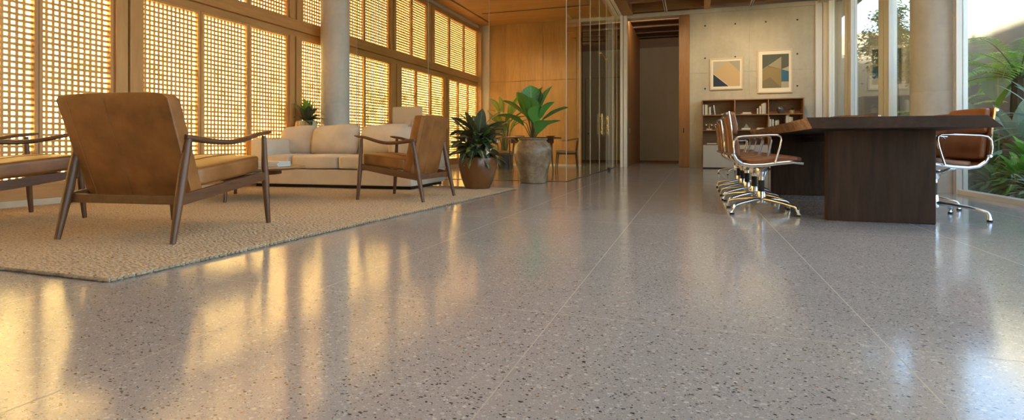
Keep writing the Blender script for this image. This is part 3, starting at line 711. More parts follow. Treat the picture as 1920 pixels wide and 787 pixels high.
# ------------------------------------------------------------------ meeting table
MT = thing('meeting_table', 'long dark walnut slab meeting table with two block legs and a rough live edge', 'table', (0, 0, 0))
random.seed(11)
def edge(x, amp, seed, n=44):
    rr = random.Random(seed); ph = [rr.uniform(0, 6) for _ in range(4)]
    return [(x+amp*(math.sin(1.1*y+ph[0])+.5*math.sin(3.1*y+ph[1])+.25*math.sin(8*y+ph[2])+.12*math.sin(19*y+ph[3])), y) for y in [4.16+3.95*i/n for i in range(n+1)]]
Lt, Lb = edge(.75, .010, 1), edge(.79, .014, 1); Rt, Rb = edge(1.765, .012, 2), edge(1.85, .014, 2)
def ring(L, R): return L+list(reversed(R))
n_ = len(Lt); slab = MB(); bot = ring(Lb, Rb); top = ring(Lt, Rt); N2 = len(bot)
slab.add([(x, y, .680) for x, y in bot]+[(x, y, .757) for x, y in top], [], 0)
slab.f += [tuple(range(N2)), tuple(range(N2, 2*N2))]; slab.mi += [0, 0]
for k in range(N2):
    live = (k < n_-1) or (n_ <= k < N2-1)
    slab.f.append((k, (k+1) % N2, N2+(k+1) % N2, N2+k)); slab.mi.append(1 if live else 0)
slab.build('tabletop', ['slab_top', 'live_edge'], MT, bevel=.003)
MB().box(.955, 4.60, 0, 1.64, 4.70, .681).build('leg', 'slab', MT, bevel=.006)
MB().box(.85, 6.80, 0, 1.55, 6.90, .681).build('leg', 'slab', MT, bevel=.006)
MB().box(1.19, 4.70, .60, 1.28, 6.80, .66).build('stretcher', 'darkmetal', MT, bevel=.004)

# ------------------------------------------------------------------ office chairs
def make_office_chair():
    root = thing('office_chair', '', 'chair', group='brown leather chairs around the meeting table')
    prof = [(.275, .425), (.20, .432), (.10, .420), (0, .404), (-.10, .398), (-.165, .410), (-.210, .445), (-.232, .50), (-.238, .57), (-.245, .66), (-.256, .75), (-.270, .842)]
    def at(t):
        k = t*(len(prof)-1); i = min(int(k), len(prof)-2); f = k-i
        a, b = Vector(prof[i]), Vector(prof[i+1]); d = (b-a).normalized(); p = a+(b-a)*f
        return p, Vector((-d.y, d.x))*-1     # normal towards the sitter
    P = []
    for i in range(45): P.append(at(i/44))
    for s in (-1, 1):
        pts = [(p.x, s*.262, p.y) for p, _ in P]
        MB().sweep(pts, [(.007, .013)]*len(pts), 8).build('side_rail', 'steel', root, smooth=50)
        arm = [(-.230, .50), (-.236, .55), (-.230, .60), (-.208, .628), (-.165, .637), (-.05, .642), (.04, .646), (.088, .645), (.110, .632), (.114, .605), (.104, .55), (.082, .47), (.066, .417)]
        pts = []
        for i in range(len(arm)-1):
            for k in range(4): f = k/4; pts.append((arm[i][0]*(1-f)+arm[i+1][0]*f, s*.283, arm[i][1]*(1-f)+arm[i+1][1]*f))
        pts.append((arm[-1][0], s*.283, arm[-1][1]))
        MB().sweep(pts, [(.0075, .010)]*len(pts), 10, up=(0, 1, 0)).build('armrest', 'steel', root, smooth=50)
    # shell: thin leather sling between the rails, with soft pads on it
    m_ = MB(); vs_, fs = [], []
    for i, (p, nn) in enumerate(P):
        for y in (-.256, .256): vs_ += [(p.x+nn.x*.004, y, p.y+nn.y*.004), (p.x-nn.x*.004, y, p.y-nn.y*.004)]
    for i in range(len(P)-1):
        a = 4*i; b = a+4; fs += [(a, a+2, b+2, b), (a+1, b+1, b+3, a+3), (a, b, b+1, a+1), (a+2, a+3, b+3, b+2)]
    fs += [(0, 1, 3, 2), (4*44, 4*44+2, 4*44+3, 4*44+1)]
    m_.add(vs_, fs).build('sling', 'leather2', root, smooth=50)
    def pad(t0, t1, th, name):
        def f(u, v, q, pt):
            t = t0+(t1-t0)*(pt.x+1)/2; p, nn = at(min(1, max(0, t)))
            off = .004+th*(pt.z+1)/2*(.75+.25*(1-u*u)); return Vector((p.x+nn.x*off, pt.y, p.y+nn.y*off))
        MB().rbox((0, 0, 0), (2, .485, 2), 7, 12, fn=f).build(name, 'leather2', root, smooth=60)
    pad(.0, .44, .052, 'seat_pad'); pad(.55, .80, .050, 'back_pad'); pad(.805, 1.0, .050, 'back_pad')
    # cross bars behind the shell
    for t in (.62, .985):
        p, nn = at(t); q = p-nn*.014
        MB().sweep([(q.x, -.262, q.y), (q.x-.012, -.12, q.y), (q.x-.012, .12, q.y), (q.x, .262, q.y)], .010, 10).build('cross_bar', 'steel', root, smooth=50)
    MB().sweep([(.0, -.262, .395), (0, -.10, .355), (0, .10, .355), (0, .262, .395)], [(.022, .008), (.03, .012), (.03, .012), (.022, .008)], 10).build('seat_bracket', 'steel', root, smooth=50)
    MB().lathe([(.0, .37), (.045, .37), (.05, .345), (.036, .30), (.028, .30), (.028, .27)], 20, cap0=False).build('collar', 'steel', root, smooth=40)
    MB().lathe([(.025, .17), (.025, .285)], 20, cap0=True, cap1=True).build('gas_lift', 'black', root, smooth=40)
    base = MB().lathe([(.033, .075), (.036, .085), (.034, .155), (.029, .175)], 20, cap1=True); base.build('hub', 'steel', root, smooth=40)
    for k in range(4):
        a = PI/4+k*PI/2; c_, s_ = math.cos(a), math.sin(a)
        pts = [(c_*r, s_*r, z) for r, z in ((.015, .112), (.10, .108), (.22, .093), (.30, .078), (.328, .068), (.337, .05), (.345, .012))]
        lg = MB().sweep(pts, [(.024, .018), (.022, .016), (.019, .013), (.017, .012), (.0165, .013), (.016, .014), (.017, .015)], 12).build('leg', 'steel', root, smooth=50)
        MB().lathe([(.018, 0), (.019, .014)], 14, c=(c_*.345, s_*.345, 0), cap1=True).build('glide', 'black', lg, smooth=40)
    return root
oc = make_office_chair()
for (x, y, rz, lab) in (
        (.545, 5.00, 0, 'brown leather office chair nearest the camera on the left side of the table'),
        (.55, 5.61, .01, 'second brown leather office chair along the left side of the table'),
        (.54, 6.22, -.01, 'third brown leather office chair along the left side of the table'),
        (.545, 6.83, .01, 'fourth brown leather office chair along the left side of the table'),
        (.55, 7.45, -.01, 'farthest of the five brown office chairs along the left side of the table'),
        (.78, 11.3, .3, 'office chair standing apart near the bookcase, with only its chrome base in view'),
        (1.80, 5.10, PI+.12, 'brown leather office chair on the right side of the table, beside the garden window'),
        (1.93, 5.90, PI+.05, 'brown office chair on the right side, peeping above the table before the column'),
        (2.07, 8.47, -PI/2-.32, 'brown office chair beyond the far end of the table, only its rounded back showing')):
    o = place(oc, (x, y, 0), rz, lab)
    if y == 8.47: o.scale = (1.08, 1.08, 1.16)

# ------------------------------------------------------------------ bookcase and what stands in it
BX, BY, BW, BD, BH = .193, 13.60, 2.175, .375, 1.632
bc = thing('bookcase', 'low open wooden bookcase against the concrete wall below the two pictures', 'bookcase', (BX, BY, 0))
tk = .022; xd = (.729, 1.443); zs = (.585, .918, 1.278)
MB().box(0, 0, 0, tk, BD, BH-tk).build('side_panel', 'case', bc, bevel=.002)
MB().box(BW-tk, 0, 0, BW, BD, BH-tk).build('side_panel', 'case', bc, bevel=.002)
MB().box(0, 0, BH-tk, BW, BD, BH).build('top', 'case', bc, bevel=.002)
MB().box(tk, BD-.012, .05, BW-tk, BD, BH-tk).build('back_panel', 'case', bc)
for x in xd: MB().box(x-tk/2, .003, .05, x+tk/2, BD-.012, BH-tk).build('divider', 'case', bc, bevel=.002)
cols = ((tk, xd[0]-tk/2), (xd[0]+tk/2, xd[1]-tk/2), (xd[1]+tk/2, BW-tk))
for z in zs:
    for a, b in cols: MB().box(a, .005, z-tk, b, BD-.012, z).build('shelf', 'case', bc, bevel=.002)
for a, b in cols:
    MB().box(a+.004, -.016, .03, b-.004, .004, zs[0]-tk-.004).build('door', 'white', bc, bevel=.003)
MB().box(tk, .03, 0, BW-tk, .05, .05).build('toe_kick', 'black', bc)
cov = {k: plain('book_'+k, v, .6) for k, v in dict(white=(.68, .65, .58), cream=(.60, .52, .40), grey=(.40, .41, .39), green=(.05, .08, .06), dark=(.04, .04, .045), tan=(.45, .29, .17), brown=(.24, .13, .07), blue=(.12, .16, .20)).items()}
def bk(w, d, h, c_, pages_front=False):
    m_ = MB().box(0, 0, 0, .003, d, h).box(w-.003, 0, 0, w, d, h).box(.003, 0, 0, w-.003, .004, h).box(.003, .004, .004, w-.003, d-.004, h-.004, 1)
    m_.box(.0005, -.0008, h*.78, w-.0005, 0, h*.80).box(.0005, -.0008, h*.12, w-.0005, 0, h*.14); m_.mi[-12:] = [1]*12
    return m_.build('book', [cov[c_], M['matboard']])
row_name = {0: 'top shelf', 1: 'middle shelf', 2: 'bottom shelf'}
def upright(row, x, w, h, c_, lab, lean=0, grp='books standing in the bookcase'):
    o = bk(w, .17, h, c_); o.location = (BX+x, BY+.05, zs[2-row]+.0005+ (0 if lean <= 0 else w*math.sin(lean))); o.rotation_euler = (0, lean, 0)
    tag(o, lab, 'book', grp)
def flat(row, x, w, t, c_, lab, z=0, d=.18):
    m_ = MB().box(0, 0, 0, w, d, .003).box(0, 0, t-.003, w, d, t).box(0, 0, .003, .004, d, t-.003).box(.004, .004, .003, w-.004, d-.004, t-.003, 1)
    o = m_.build('book', [cov[c_], M['matboard']]); o.location = (BX+x, BY+.045, zs[2-row]+.0005+z); tag(o, lab, 'book', 'books lying flat in the bookcase')
A_ = 'in the top left bay'
for x, w, h, c_, ln, lab in ((.026, .024, .245, 'white', 0, 'white book leaning on the bookcase side, first in the top left bay'),
        (.070, .030, .245, 'white', 0, 'thick white book second from the left '+A_), (.102, .028, .240, 'cream', 0, 'cream book beside the thick white one '+A_),
        (.134, .022, .19, 'green', 0, 'dark green book '+A_), (.160, .022, .185, 'cream', 0, 'short cream book right of the green one '+A_), (.184, .020, .188, 'white', 0, 'short white book right of the short cream one '+A_),
        (.228, .022, .235, 'dark', -.11, 'dark book leaning left '+A_), (.284, .024, .225, 'white', -.12, 'white book leaning left, last in the row '+A_)):
    upright(0, x, w, h, c_, lab, ln)
flat(0, .43, .23, .022, 'cream', 'cream book lying alone on the top shelf, left bay')
flat(0, .86, .24, .018, 'tan', 'tan book under the smaller pale one in the top middle bay', d=.2); flat(0, .90, .18, .03, 'cream', 'pale book on the tan one in the top middle bay', .0185)
B2 = 'in the top middle bay'
for x, w, h, c_, lab in ((1.212, .022, .135, 'white', 'smallest white book, first of the rising row '), (1.262, .028, .185, 'white', 'second white book of the rising row '), (1.304, .030, .235, 'cream', 'third book, cream, of the rising row '), (1.338, .030, .252, 'white', 'tall white book, fourth of the rising row '), (1.374, .026, .256, 'grey', 'tall grey book at the right end of the row ')):
    upright(0, x, w, h, c_, lab+B2)
flat(1, .755, .05, .05, 'white', 'small white box-like book half hidden by the chairs, middle shelf')
upright(1, .752, .022, .20, 'white', 'upright white book just right of the left divider, middle shelf'); upright(1, .776, .018, .16, 'cream', 'short cream book beside the left divider, middle shelf')
flat(1, .88, .19, .04, 'white', 'white book under the small green ornament, middle shelf')
flat(1, 1.20, .19, .02, 'cream', 'cream book at the bottom of the pair near the right divider, middle shelf'); flat(1, 1.215, .15, .022, 'white', 'white book on top of the pair near the right divider, middle shelf', .0205)
C2 = 'in the middle shelf, right bay'
for x, w, h, c_, lab in ((1.457, .016, .29, 'white', 'tall thin white book against the divider '), (1.476, .032, .24, 'white', 'thick white book, second '), (1.512, .016, .20, 'blue', 'slate blue book '), (1.532, .024, .235, 'white', 'white book between slate and green '), (1.560, .026, .21, 'green', 'green book '), (1.592, .026, .20, 'white', 'short white book, fourth from the right end '), (1.621, .024, .212, 'cream', 'cream book '), (1.648, .022, .218, 'grey', 'grey book ending the left row ')):
    upright(1, x, w, h, c_, lab+C2)
for x, w, h, c_, lab in ((1.815, .032, .325, 'white', 'tallest white book of the right group '), (1.850, .030, .335, 'cream', 'tall cream book of the right group '), (1.883, .032, .285, 'white', 'white book third in the right group '), (1.918, .034, .278, 'cream', 'cream book at the right end ')):
    upright(1, x, w, h, c_, lab+C2)
flat(2, .12, .21, .022, 'white', 'white book lying on the bottom shelf above the pale cupboard door')
# ornaments
g = thing('trophy', 'small pale trophy cup on a block, middle shelf of the bookcase', 'ornament', (BX+.165, BY+.12, zs[1]+.0005))
MB().box(-.06, -.05, 0, .06, .05, .035).build('base', 'frame', g, bevel=.004)
MB().lathe([(.034, .035), (.014, .06), (.009, .085), (.018, .095), (.042, .115), (.050, .15), (.046, .15), (.012, .10)], 20).build('cup', 'brass', g, smooth=40)
for s in (-1, 1): MB().sweep([(s*.045, 0, .145), (s*.072, 0, .148), (s*.074, 0, .125), (s*.045, 0, .112)], .005, 8).build('ear', 'brass', g, smooth=40)
m_ = MB().lathe([(.03, 0), (.06, .03), (.082, .085), (.075, .13), (.045, .17), (.022, .18), (.022, .195), (.018, .195), (.016, .16)], 24)
o = m_.build('vase', concrete('vase_glaze', (.012, .014, .016), (.15, .16, .17), .18), loc=(BX+1.71, BY+.13, zs[2]+.0005), smooth=40); tag(o, 'round black mottled vase on the top shelf of the bookcase', 'vase')
g = thing('potted_succulent', 'tiny plant in an ochre pot on the top shelf beside the black vase', 'plant', (BX+1.945, BY+.13, zs[2]+.0005))
MB().lathe([(.048, 0), (.056, .085), (.050, .085), (.048, .07)], 24, cap1=True).build('pot', plain('ochre', (.42, .30, .12), .6), g, smooth=40)
random.seed(5); m_ = MB()
for k in range(46):
    a = random.uniform(0, 2*PI); e = random.uniform(.1, 1.5); m_.leaf((0, 0, .085), (math.cos(a)*math.cos(e), math.sin(a)*math.cos(e), math.sin(e)), random.uniform(.07, .12), .03, .6, n=4)
m_.build('leaves', 'leaf_dark', g, smooth=60)
m_ = MB().prism([(-.06, -.05), (.06, -.05), (.06, .05), (-.06, .05)], 0, .10, top=[(-.004, -.004), (.004, -.004), (.004, .004), (-.004, .004)])
tag(m_.build('pyramid_ornament', plain('patina', (.20, .22, .17), .5), loc=(BX+.985, BY+.13, zs[1]+.041)), 'small greenish pyramid ornament on a white book, middle shelf', 'ornament')
tag(MB().lathe([(.03, 0), (.035, .008), (.075, .05), (.082, .062), (.076, .06), (.03, .015)], 24).build('bowl', 'walnut', loc=(BX+1.735, BY+.12, zs[1]+.0005), smooth=40), 'small dark wooden bowl between the book groups, middle shelf', 'bowl')
tag(MB().lathe([(.05, 0), (.075, .05), (.06, .12), (.03, .15), (.034, .16), (.026, .16)], 24).build('vase', 'darkmetal', loc=(BX+.98, BY+.14, zs[0]+.0005), smooth=40), 'squat dark vase on the bottom shelf seen through the chair arms', 'vase')

# ------------------------------------------------------------------ pictures
def col(name, c): return plain(name, c, .75)
def picture(x0, z0, x1, z1, fw, mats_, polys, label):
    w, h = x1-x0, z1-z0; t = thing('framed_picture', label, 'picture', (x0, YB-.001, z0))
    MB().box(0, -.04, 0, fw, 0, h).box(w-fw, -.04, 0, w, 0, h).box(fw, -.04, 0, w-fw, 0, fw).box(fw, -.04, h-fw, w-fw, 0, h).build('frame', 'frame', t, bevel=.002)
    MB().box(fw, -.028, fw, w-fw, -.02, h-fw).build('mat', 'matboard', t)
    m_ = MB()
    for mi, lay, pts in polys: m_.add([(px*w, -.0285-.0006*lay, pz*h) for px, pz in pts], [tuple(range(len(pts)))], mi)
    m_.build('print', mats_, t, recalc=False)
    return t
a0, a1, b0, b1 = .105, .915, .105, .90
def q(u, v): return (a0+(a1-a0)*u, b0+(b1-b0)*v)
picture(.381, 1.895, 1.123, 2.66, .03, [col('art_sand', (.56, .40, .22)), col('art_greige', (.47, .42, .34)), col('art_navy', (.022, .040, .065)), col('art_grey', (.36, .34, .27)), col('art_line', (.70, .62, .50))],
        [(0, 0, [q(0, 0), q(1, 0), q(1, 1), q(0, 1)]), (1, 1, [q(0, .5), q(.56, 1), q(0, 1)]), (3, 1, [q(.56, 1), q(1, .55), q(1, 1)]), (4, 1, [q(0, .5), q(.58, 0), q(.61, 0), q(0, .53)]), (2, 2, [q(0, 0), q(.58, 0), q(0, .5)])],
        'smaller framed print with a navy corner and sand-coloured square')
def q2(u, v): return (.145+(.90-.145)*u, .115+(.89-.115)*v)
picture(1.438, 1.785, 2.187, 2.806, .03, [col('art_slate', (.10, .105, .085)), col('art_ochre', (.28, .215, .095)), col('art_olive', (.34, .30, .19)), col('art_blue', (.035, .13, .22)), col('art_umber', (.20, .16, .095)), col('art_pale', (.40, .36, .26))],
        [(0, 0, [q2(0, 0), q2(1, 0), q2(1, 1), q2(0, 1)]), (1, 1, [q2(0, 0), q2(.72, 0), q2(.72, .56), q2(.2, .64), q2(0, .58)]), (2, 1, [q2(.2, .66), q2(.72, .92), q2(.72, .56)]), (2, 2, [q2(0, .57), q2(.22, .67), q2(.2, .64)]),
         (4, 2, [q2(0, 0), q2(.72, 0), q2(.30, .32), q2(0, .20)]), (3, 2, [q2(.72, .19), q2(1, .19), q2(1, .47), q2(.72, .54)]), (5, 1, [q2(.72, 0), q2(1, 0), q2(1, .18), q2(.72, .18)]), (5, 2, [q2(.72, .545), q2(1, .48), q2(1, .63)])],
        'larger framed print with slate, ochre and bright blue shapes')

# ------------------------------------------------------------------ potted plants indoors
p1 = thing('potted_plant', 'dark-leaved plant with white flowers in a brown glazed pot on the rug corner', 'plant', (-2.60, 6.36, RT))
MB().lathe([(.155, 0), (.165, .01), (.205, .12), (.243, .26), (.252, .33), (.243, .385), (.225, .40), (.215, .40), (.222, .36), (.20, .35)], 48).build('pot', 'glaze', p1, smooth=40)
MB().lathe([(.0, .352), (.21, .35)], 32, cap0=False).build('soil', 'soil', p1)
rnd = random.Random(8); m_ = MB()
for k in range(105):
    a = rnd.uniform(0, 2*PI); ring_ = rnd.random()**.8
    e = -.25+1.15*ring_; L = rnd.uniform(.24, .40); h0 = .38+rnd.uniform(.0, .40)*(.3+.7*ring_)
    m_.leaf((.05*math.cos(a), .05*math.sin(a), h0), (math.cos(a)*math.cos(e), math.sin(a)*math.cos(e), math.sin(e)), L, rnd.uniform(.085, .13), rnd.uniform(.9, 2.0)*(1.1-.7*ring_), .5, 9, .18, rnd.uniform(-.5, .5))
for a, e, L, W in ((2.2, 1.1, .50, .17), (-.9, 1.25, .52, .18), (3.6, .95, .55, .16), (.6, .9, .46, .14), (-1.7, .7, .42, .14), (4.3, 1.2, .5, .15)):
    m_.leaf((0, 0, .52), (math.cos(a)*math.cos(e), math.sin(a)*math.cos(e), math.sin(e)), L, W, .5, .5, 10, .25)
m_.build('foliage', 'leaf_dark', p1, smooth=60, recalc=False); m_ = MB()
for k in range(12):
    a = rnd.uniform(0, 2*PI); e = rnd.uniform(.1, 1.1); m_.leaf((.04*math.cos(a), .04*math.sin(a), rnd.uniform(.45, .62)), (math.cos(a)*math.cos(e), math.sin(a)*math.cos(e), math.sin(e)), rnd.uniform(.28, .40), .075, 1.0, .5, 9, .2)
m_.build('pale_leaves', 'leaf_lime', p1, smooth=60, recalc=False)
m_ = MB()
for k in range(14):
    a = 2*PI*k/14; m_.sweep([(.03*math.cos(a), .03*math.sin(a), .34), (.05*math.cos(a), .05*math.sin(a), .60)], .006, 6)
m_.build('stems', 'green_stem', p1, smooth=40)
m_ = MB()
for k in range(16):
    a = rnd.uniform(0, 2*PI); r = rnd.uniform(.16, .32); z = rnd.uniform(.42, .74)
    for j in range(3): m_.ball((r*math.cos(a)+rnd.uniform(-.012, .012), r*math.sin(a)+rnd.uniform(-.012, .012), z+rnd.uniform(-.015, .015)), (.013, .013, .018), 8, 6)
m_.build('flowers', 'flower', p1, smooth=60)

p2 = thing('potted_plant', 'plant with large fan-shaped green leaves in a tall mottled stoneware urn', 'plant', (-2.27, 7.72, 0))
MB().lathe([(.185, 0), (.195, .008), (.205, .06), (.235, .20), (.268, .34), (.285, .44), (.285, .50), (.262, .565), (.222, .605), (.208, .62), (.205, .635), (.222, .645), (.225, .662), (.212, .668), (.198, .66), (.192, .60)], 56).build('urn', 'urn', p2, smooth=40)
MB().lathe([(.0, .602), (.196, .60)], 32, cap0=False).build('soil', 'soil', p2)
fan = lambda t: math.sin(PI*min(1, t*.98+.02)**1.45)**.65 if t < 1 else .1
# (image-left/right offset, towards viewer, height of blade foot, lean, length, width)
ca, sa = math.cos(math.atan2(340, 1010)), math.sin(math.atan2(340, 1010))
for (bx, by, bz, dx, dy, dz, L, W) in (
        (-.02, .03, 1.02, -.02, .10, 1, .44, .34), (-.07, -.10, .92, -.35, -.25, 1, .46, .32), (-.06, 0, .95, -.85, -.05, .75, .48, .26),
        (-.10, -.05, .88, -1, -.1, .42, .46, .24), (.06, .02, .98, .42, .05, 1, .52, .34), (.10, .05, .90, .9, .1, .62, .50, .28),
        (.03, -.16, .86, .12, -.35, 1, .30, .26), (.06, -.18, .72, .35, -.55, .62, .32, .27), (.10, -.05, .80, 1, -.3, .55, .34, .20),
        (-.02, .10, .95, -.3, .6, 1, .42, .30), (-.13, -.10, .84, -.8, -.4, .55, .36, .24), (.09, -.12, .92, .6, -.3, .9, .36, .28), (-.03, -.14, .93, -.15, -.4, 1, .36, .28), (.04, .08, 1.06, .25, .1, 1, .40, .26), (.0, -.10, .86, -.12, -.25, 1, .38, .26)):
    w2 = lambda x, y: (x*ca-y*sa, x*sa+y*ca)
    b0_ = w2(bx, by); d0 = w2(dx, dy)
    lf = MB(); lf.leaf((b0_[0], b0_[1], bz), (d0[0], d0[1], dz), L, W, .35, .6, 12, .35, shape=fan); lo = lf.build('leaf', 'leaf_green', p2, smooth=60, recalc=False)
    MB().sweep([(b0_[0]*.12, b0_[1]*.12, .60), (b0_[0]*.45, b0_[1]*.45, (.60+bz)/2), (b0_[0], b0_[1], bz+.01)], [.009, .007, .005], 8).build('stalk', 'stem', p2, smooth=40)

p3 = thing('potted_plant', 'small dark leafy plant in a ribbed cream pot behind the left end of the sofa', 'plant', (-5.46, 6.62, .63+RT))
MB().lathe([(.10, 0), (.14, .05), (.155, .14), (.145, .24), (.125, .275), (.115, .275), (.12, .24)], 128, wob=lambda a, z: .055*math.sin(16*a)).build('pot', 'ribbed', p3, smooth=40)
MB().lathe([(.0, .245), (.12, .243)], 24, cap0=False).build('soil', 'soil', p3)
m_ = MB(); mg = MB(); rnd = random.Random(4)
for k in range(46):
    a = rnd.uniform(0, 2*PI); e = rnd.uniform(.0, 1.3)
    if math.cos(a)*math.cos(e) < -.25: continue
    m_.leaf((.02*math.cos(a), .02*math.sin(a), .26), (math.cos(a)*math.cos(e), math.sin(a)*math.cos(e), math.sin(e)), rnd.uniform(.24, .36), rnd.uniform(.08, .115), rnd.uniform(.4, 1.2), .5, 8, .2)
for k in range(16):
    a = rnd.uniform(0, 2*PI); e = rnd.uniform(.8, 1.45)
    if math.cos(a)*math.cos(e) < -.2: continue
    mg.leaf((.0, .0, .30), (math.cos(a)*math.cos(e), math.sin(a)*math.cos(e), math.sin(e)), rnd.uniform(.26, .34), .06, .4, .5, 8, .2)
m_.build('foliage', 'leaf_dark', p3, smooth=60, recalc=False); mg.build('young_leaves', 'leaf_lime', p3, smooth=60, recalc=False)

p4 = thing('potted_plant', 'tall bright green plant in a dark pot inside the glass room', 'plant', (-4.15, 11.8, 0))
MB().lathe([(.15, 0), (.17, .25), (.17, .34), (.155, .34), (.155, .28)], 32).build('pot', 'darkpot', p4, smooth=40)
MB().lathe([(.0, .285), (.156, .283)], 24, cap0=False).build('soil', 'soil', p4)
m_ = MB(); st = MB(); rnd = random.Random(21)
for k in range(26):
    a = rnd.uniform(0, 2*PI); e = rnd.uniform(.35, 1.3); h = rnd.uniform(.75, 1.35); r = rnd.uniform(.03, .16)
    st.sweep([(.02*math.cos(a), .02*math.sin(a), .28), (r*math.cos(a), r*math.sin(a), h)], [.010, .006], 6)
    m_.leaf((r*math.cos(a), r*math.sin(a), h), (math.cos(a)*math.cos(e), math.sin(a)*math.cos(e), math.sin(e)), rnd.uniform(.42, .62), rnd.uniform(.14, .20), rnd.uniform(.4, 1.0), .5, 9, .2)
m_.build('foliage', 'leaf_lime', p4, smooth=60, recalc=False); st.build('stems', 'green_stem', p4, smooth=40)

# ------------------------------------------------------------------ dining set in the glass room
dt = thing('dining_table', 'small wooden dining table behind the glass, beyond the stoneware urn', 'table', (-3.32, 11.25, 0))
MB().rbox((0, 0, .715), (1.15, .75, .03), 20, 10).build('tabletop', 'walnut', dt, smooth=30)
MB().box(-.42, -.24, .60, .42, .24, .70).build('apron', 'walnut', dt, bevel=.004)
for x in (-.36, .36):
    for y in (-.2, .2): MB().sweep([(x*1.12, y*1.2, 0), (x, y, .60)], [.013, .022], 10).build('leg', 'walnut_z', dt, smooth=40)
tag(MB().box(-.17, -.12, 0, .17, .12, .012).build('placemat', 'matboard', loc=(-3.66, 11.02, .7305), bevel=.002), 'white sheet lying on the left end of the dining table', 'placemat')
tag(MB().lathe([(.06, 0), (.10, .018), (.115, .03), (.108, .03), (.05, .012)], 28).build('dish', 'darkmetal', loc=(-3.62, 11.3, .7305), smooth=40), 'dark shallow dish on the left part of the dining table', 'dish')
tag(MB().lathe([(.05, 0), (.09, .016), (.105, .028), (.098, .028), (.04, .012)], 28).build('dish', 'walnut', loc=(-2.93, 11.3, .7305), smooth=40), 'shallow wooden dish on the right part of the dining table', 'dish')
def make_dining_chair():
    root = thing('dining_chair', '', 'chair', group='wooden dining chairs in the glass room')
    MB().rbox((0, 0, .425), (.46, .44, .035), 8, 10).build('seat', 'table_wood', root, smooth=40)
    MB().sweep([(-.19, -.19, .375), (.19, -.19, .375), (.19, .19, .375), (-.19, .19, .375), (-.19, -.19, .375)], (.011, .018), square=True).build('seat_rail', 'walnut', root)
    for sx in (-1, 1):
        for sy in (-1, 1):
            top_z = .41 if sx > 0 else .66
            MB().sweep([(sx*.235, sy*.215, 0), (sx*.20, sy*.195, .40), (sx*.20+(0 if sx > 0 else -.035), sy*.20, top_z)], [.010, .016, .012], 10).build('leg', 'walnut_z', root, smooth=40)
    pts = [(.10*1.0, -.27, .655)]+[(-.02-.24*math.sin(a), -.27*math.cos(a), .665+.05*math.sin(a)) for a in [PI*k/16 for k in range(17)]]+[(.10, .27, .655)]
    MB().sweep(pts, [(.010, .012)]+[(.016, .013)]*(len(pts)-2)+[(.010, .012)], 10).build('arm_rail', 'table_wood', root, smooth=40)
    MB().sweep([(-.19, -.03, .42), (-.25, -.06, .70)], [.010, .010], 8).build('splat', 'walnut_z', root); MB().sweep([(-.19, .03, .42), (-.25, .06, .70)], [.010, .010], 8).build('splat', 'walnut_z', root)
    return root
dc = make_dining_chair()
place(dc, (-2.62, 11.55, 0), PI+.15, 'wooden dining chair with a curved arm rail, right of the urn behind the glass')
place(dc, (-3.75, 10.45, 0), PI/2+.2, 'wooden dining chair nearest the glass, left of the urn')
place(dc, (-3.35, 12.1, 0), -PI/2, 'wooden dining chair on the far side of the dining table')

# ------------------------------------------------------------------ courtyard
struct('ground_courtyard', MB().box(3.0, YF-.2, -.2, 16, 24, -.06), 'soil')
struct('ground_left', MB().box(-16, YF-.2, -.2, -5.95, 24, -.1), 'soil')
struct('paving_courtyard', MB().box(4.6, -30, -.06, 60, 6.2, -.04), 'paving')  # unseen pale ground added to brighten the floor reflections
struct('wall_courtyard', MB().box(6.6, 8.5, -.1, 6.85, 19.4, 4.6), 'court')
struct('wall_courtyard_far', MB().box(3.0, 19.4, -.1, 14, 19.7, 4.05), 'court_far')
struct('wall_courtyard_near', MB().box(3.07, 14.0, -.1, 3.2, 19.4, 3.86), 'court')

def frond(m_, base, az, el, L, W, droop, rnd, stem=None, n=26):
    """one feathered frond: rachis with paired leaflets"""
    d = Vector((math.cos(az)*math.cos(el), math.sin(az)*math.cos(el), math.sin(el))); p = Vector(base); pts = [p.copy()]
    for i in range(n):
        t = i/n; d = (d+Vector((0, 0, -droop/n*(.5+t)))).normalized(); p = p+d*(L/n); pts.append(p.copy())
        if t > .10:
            side = d.cross(Vector((0, 0, 1))).normalized(); w = W*math.sin(PI*min(1, (t-.05)*1.02))**.6*(1-.25*t)
            for s in (-1, 1):
                for h in (0, .5): m_.leaf(p-d*(L/n*h), side*s+d*.55+Vector((0, 0, .05+rnd.uniform(-.08, .08))), max(.03, w), L/n*.62, .55, .35, 3, .1)
    if stem: stem.sweep(pts, [.011*(1-.8*i/n) for i in range(len(pts))], 6)

def tree_fern(x, y, h, label, n, L, seed):
    t = thing('tree_fern', label, 'fern', (x, y, -.06)); rnd = random.Random(seed)
    MB().lathe([(.11, 0), (.09, h*.4), (.085, h*.8), (.07, h)], 20, cap1=True, wob=lambda a, z: .10*math.sin(9*a+23*z)).build('trunk', 'bark', t, smooth=60)
    m_, st = MB(), MB()
    for k in range(n): frond(m_, (0, 0, h-.03), 2*PI*k/n+rnd.uniform(-.2, .2), rnd.uniform(.35, .95), L*rnd.uniform(.85, 1.1), .26, rnd.uniform(1.1, 1.6), rnd, st)
    m_.build('fronds', 'leaf_fern', t, smooth=60, recalc=False); st.build('rachises', 'green_stem', t, smooth=40)
tree_fern(4.02, 8.75, 1.50, 'big tree fern with bright arching fronds at the top right of the window', 20, 1.15, 2)
tree_fern(5.3, 10.6, 1.75, 'tree fern in the shade behind the big bright one', 16, 1.2, 3)
tree_fern(4.55, 12.4, 1.05, 'smaller tree fern seen through the glazing left of the column', 12, 1.15, 6)

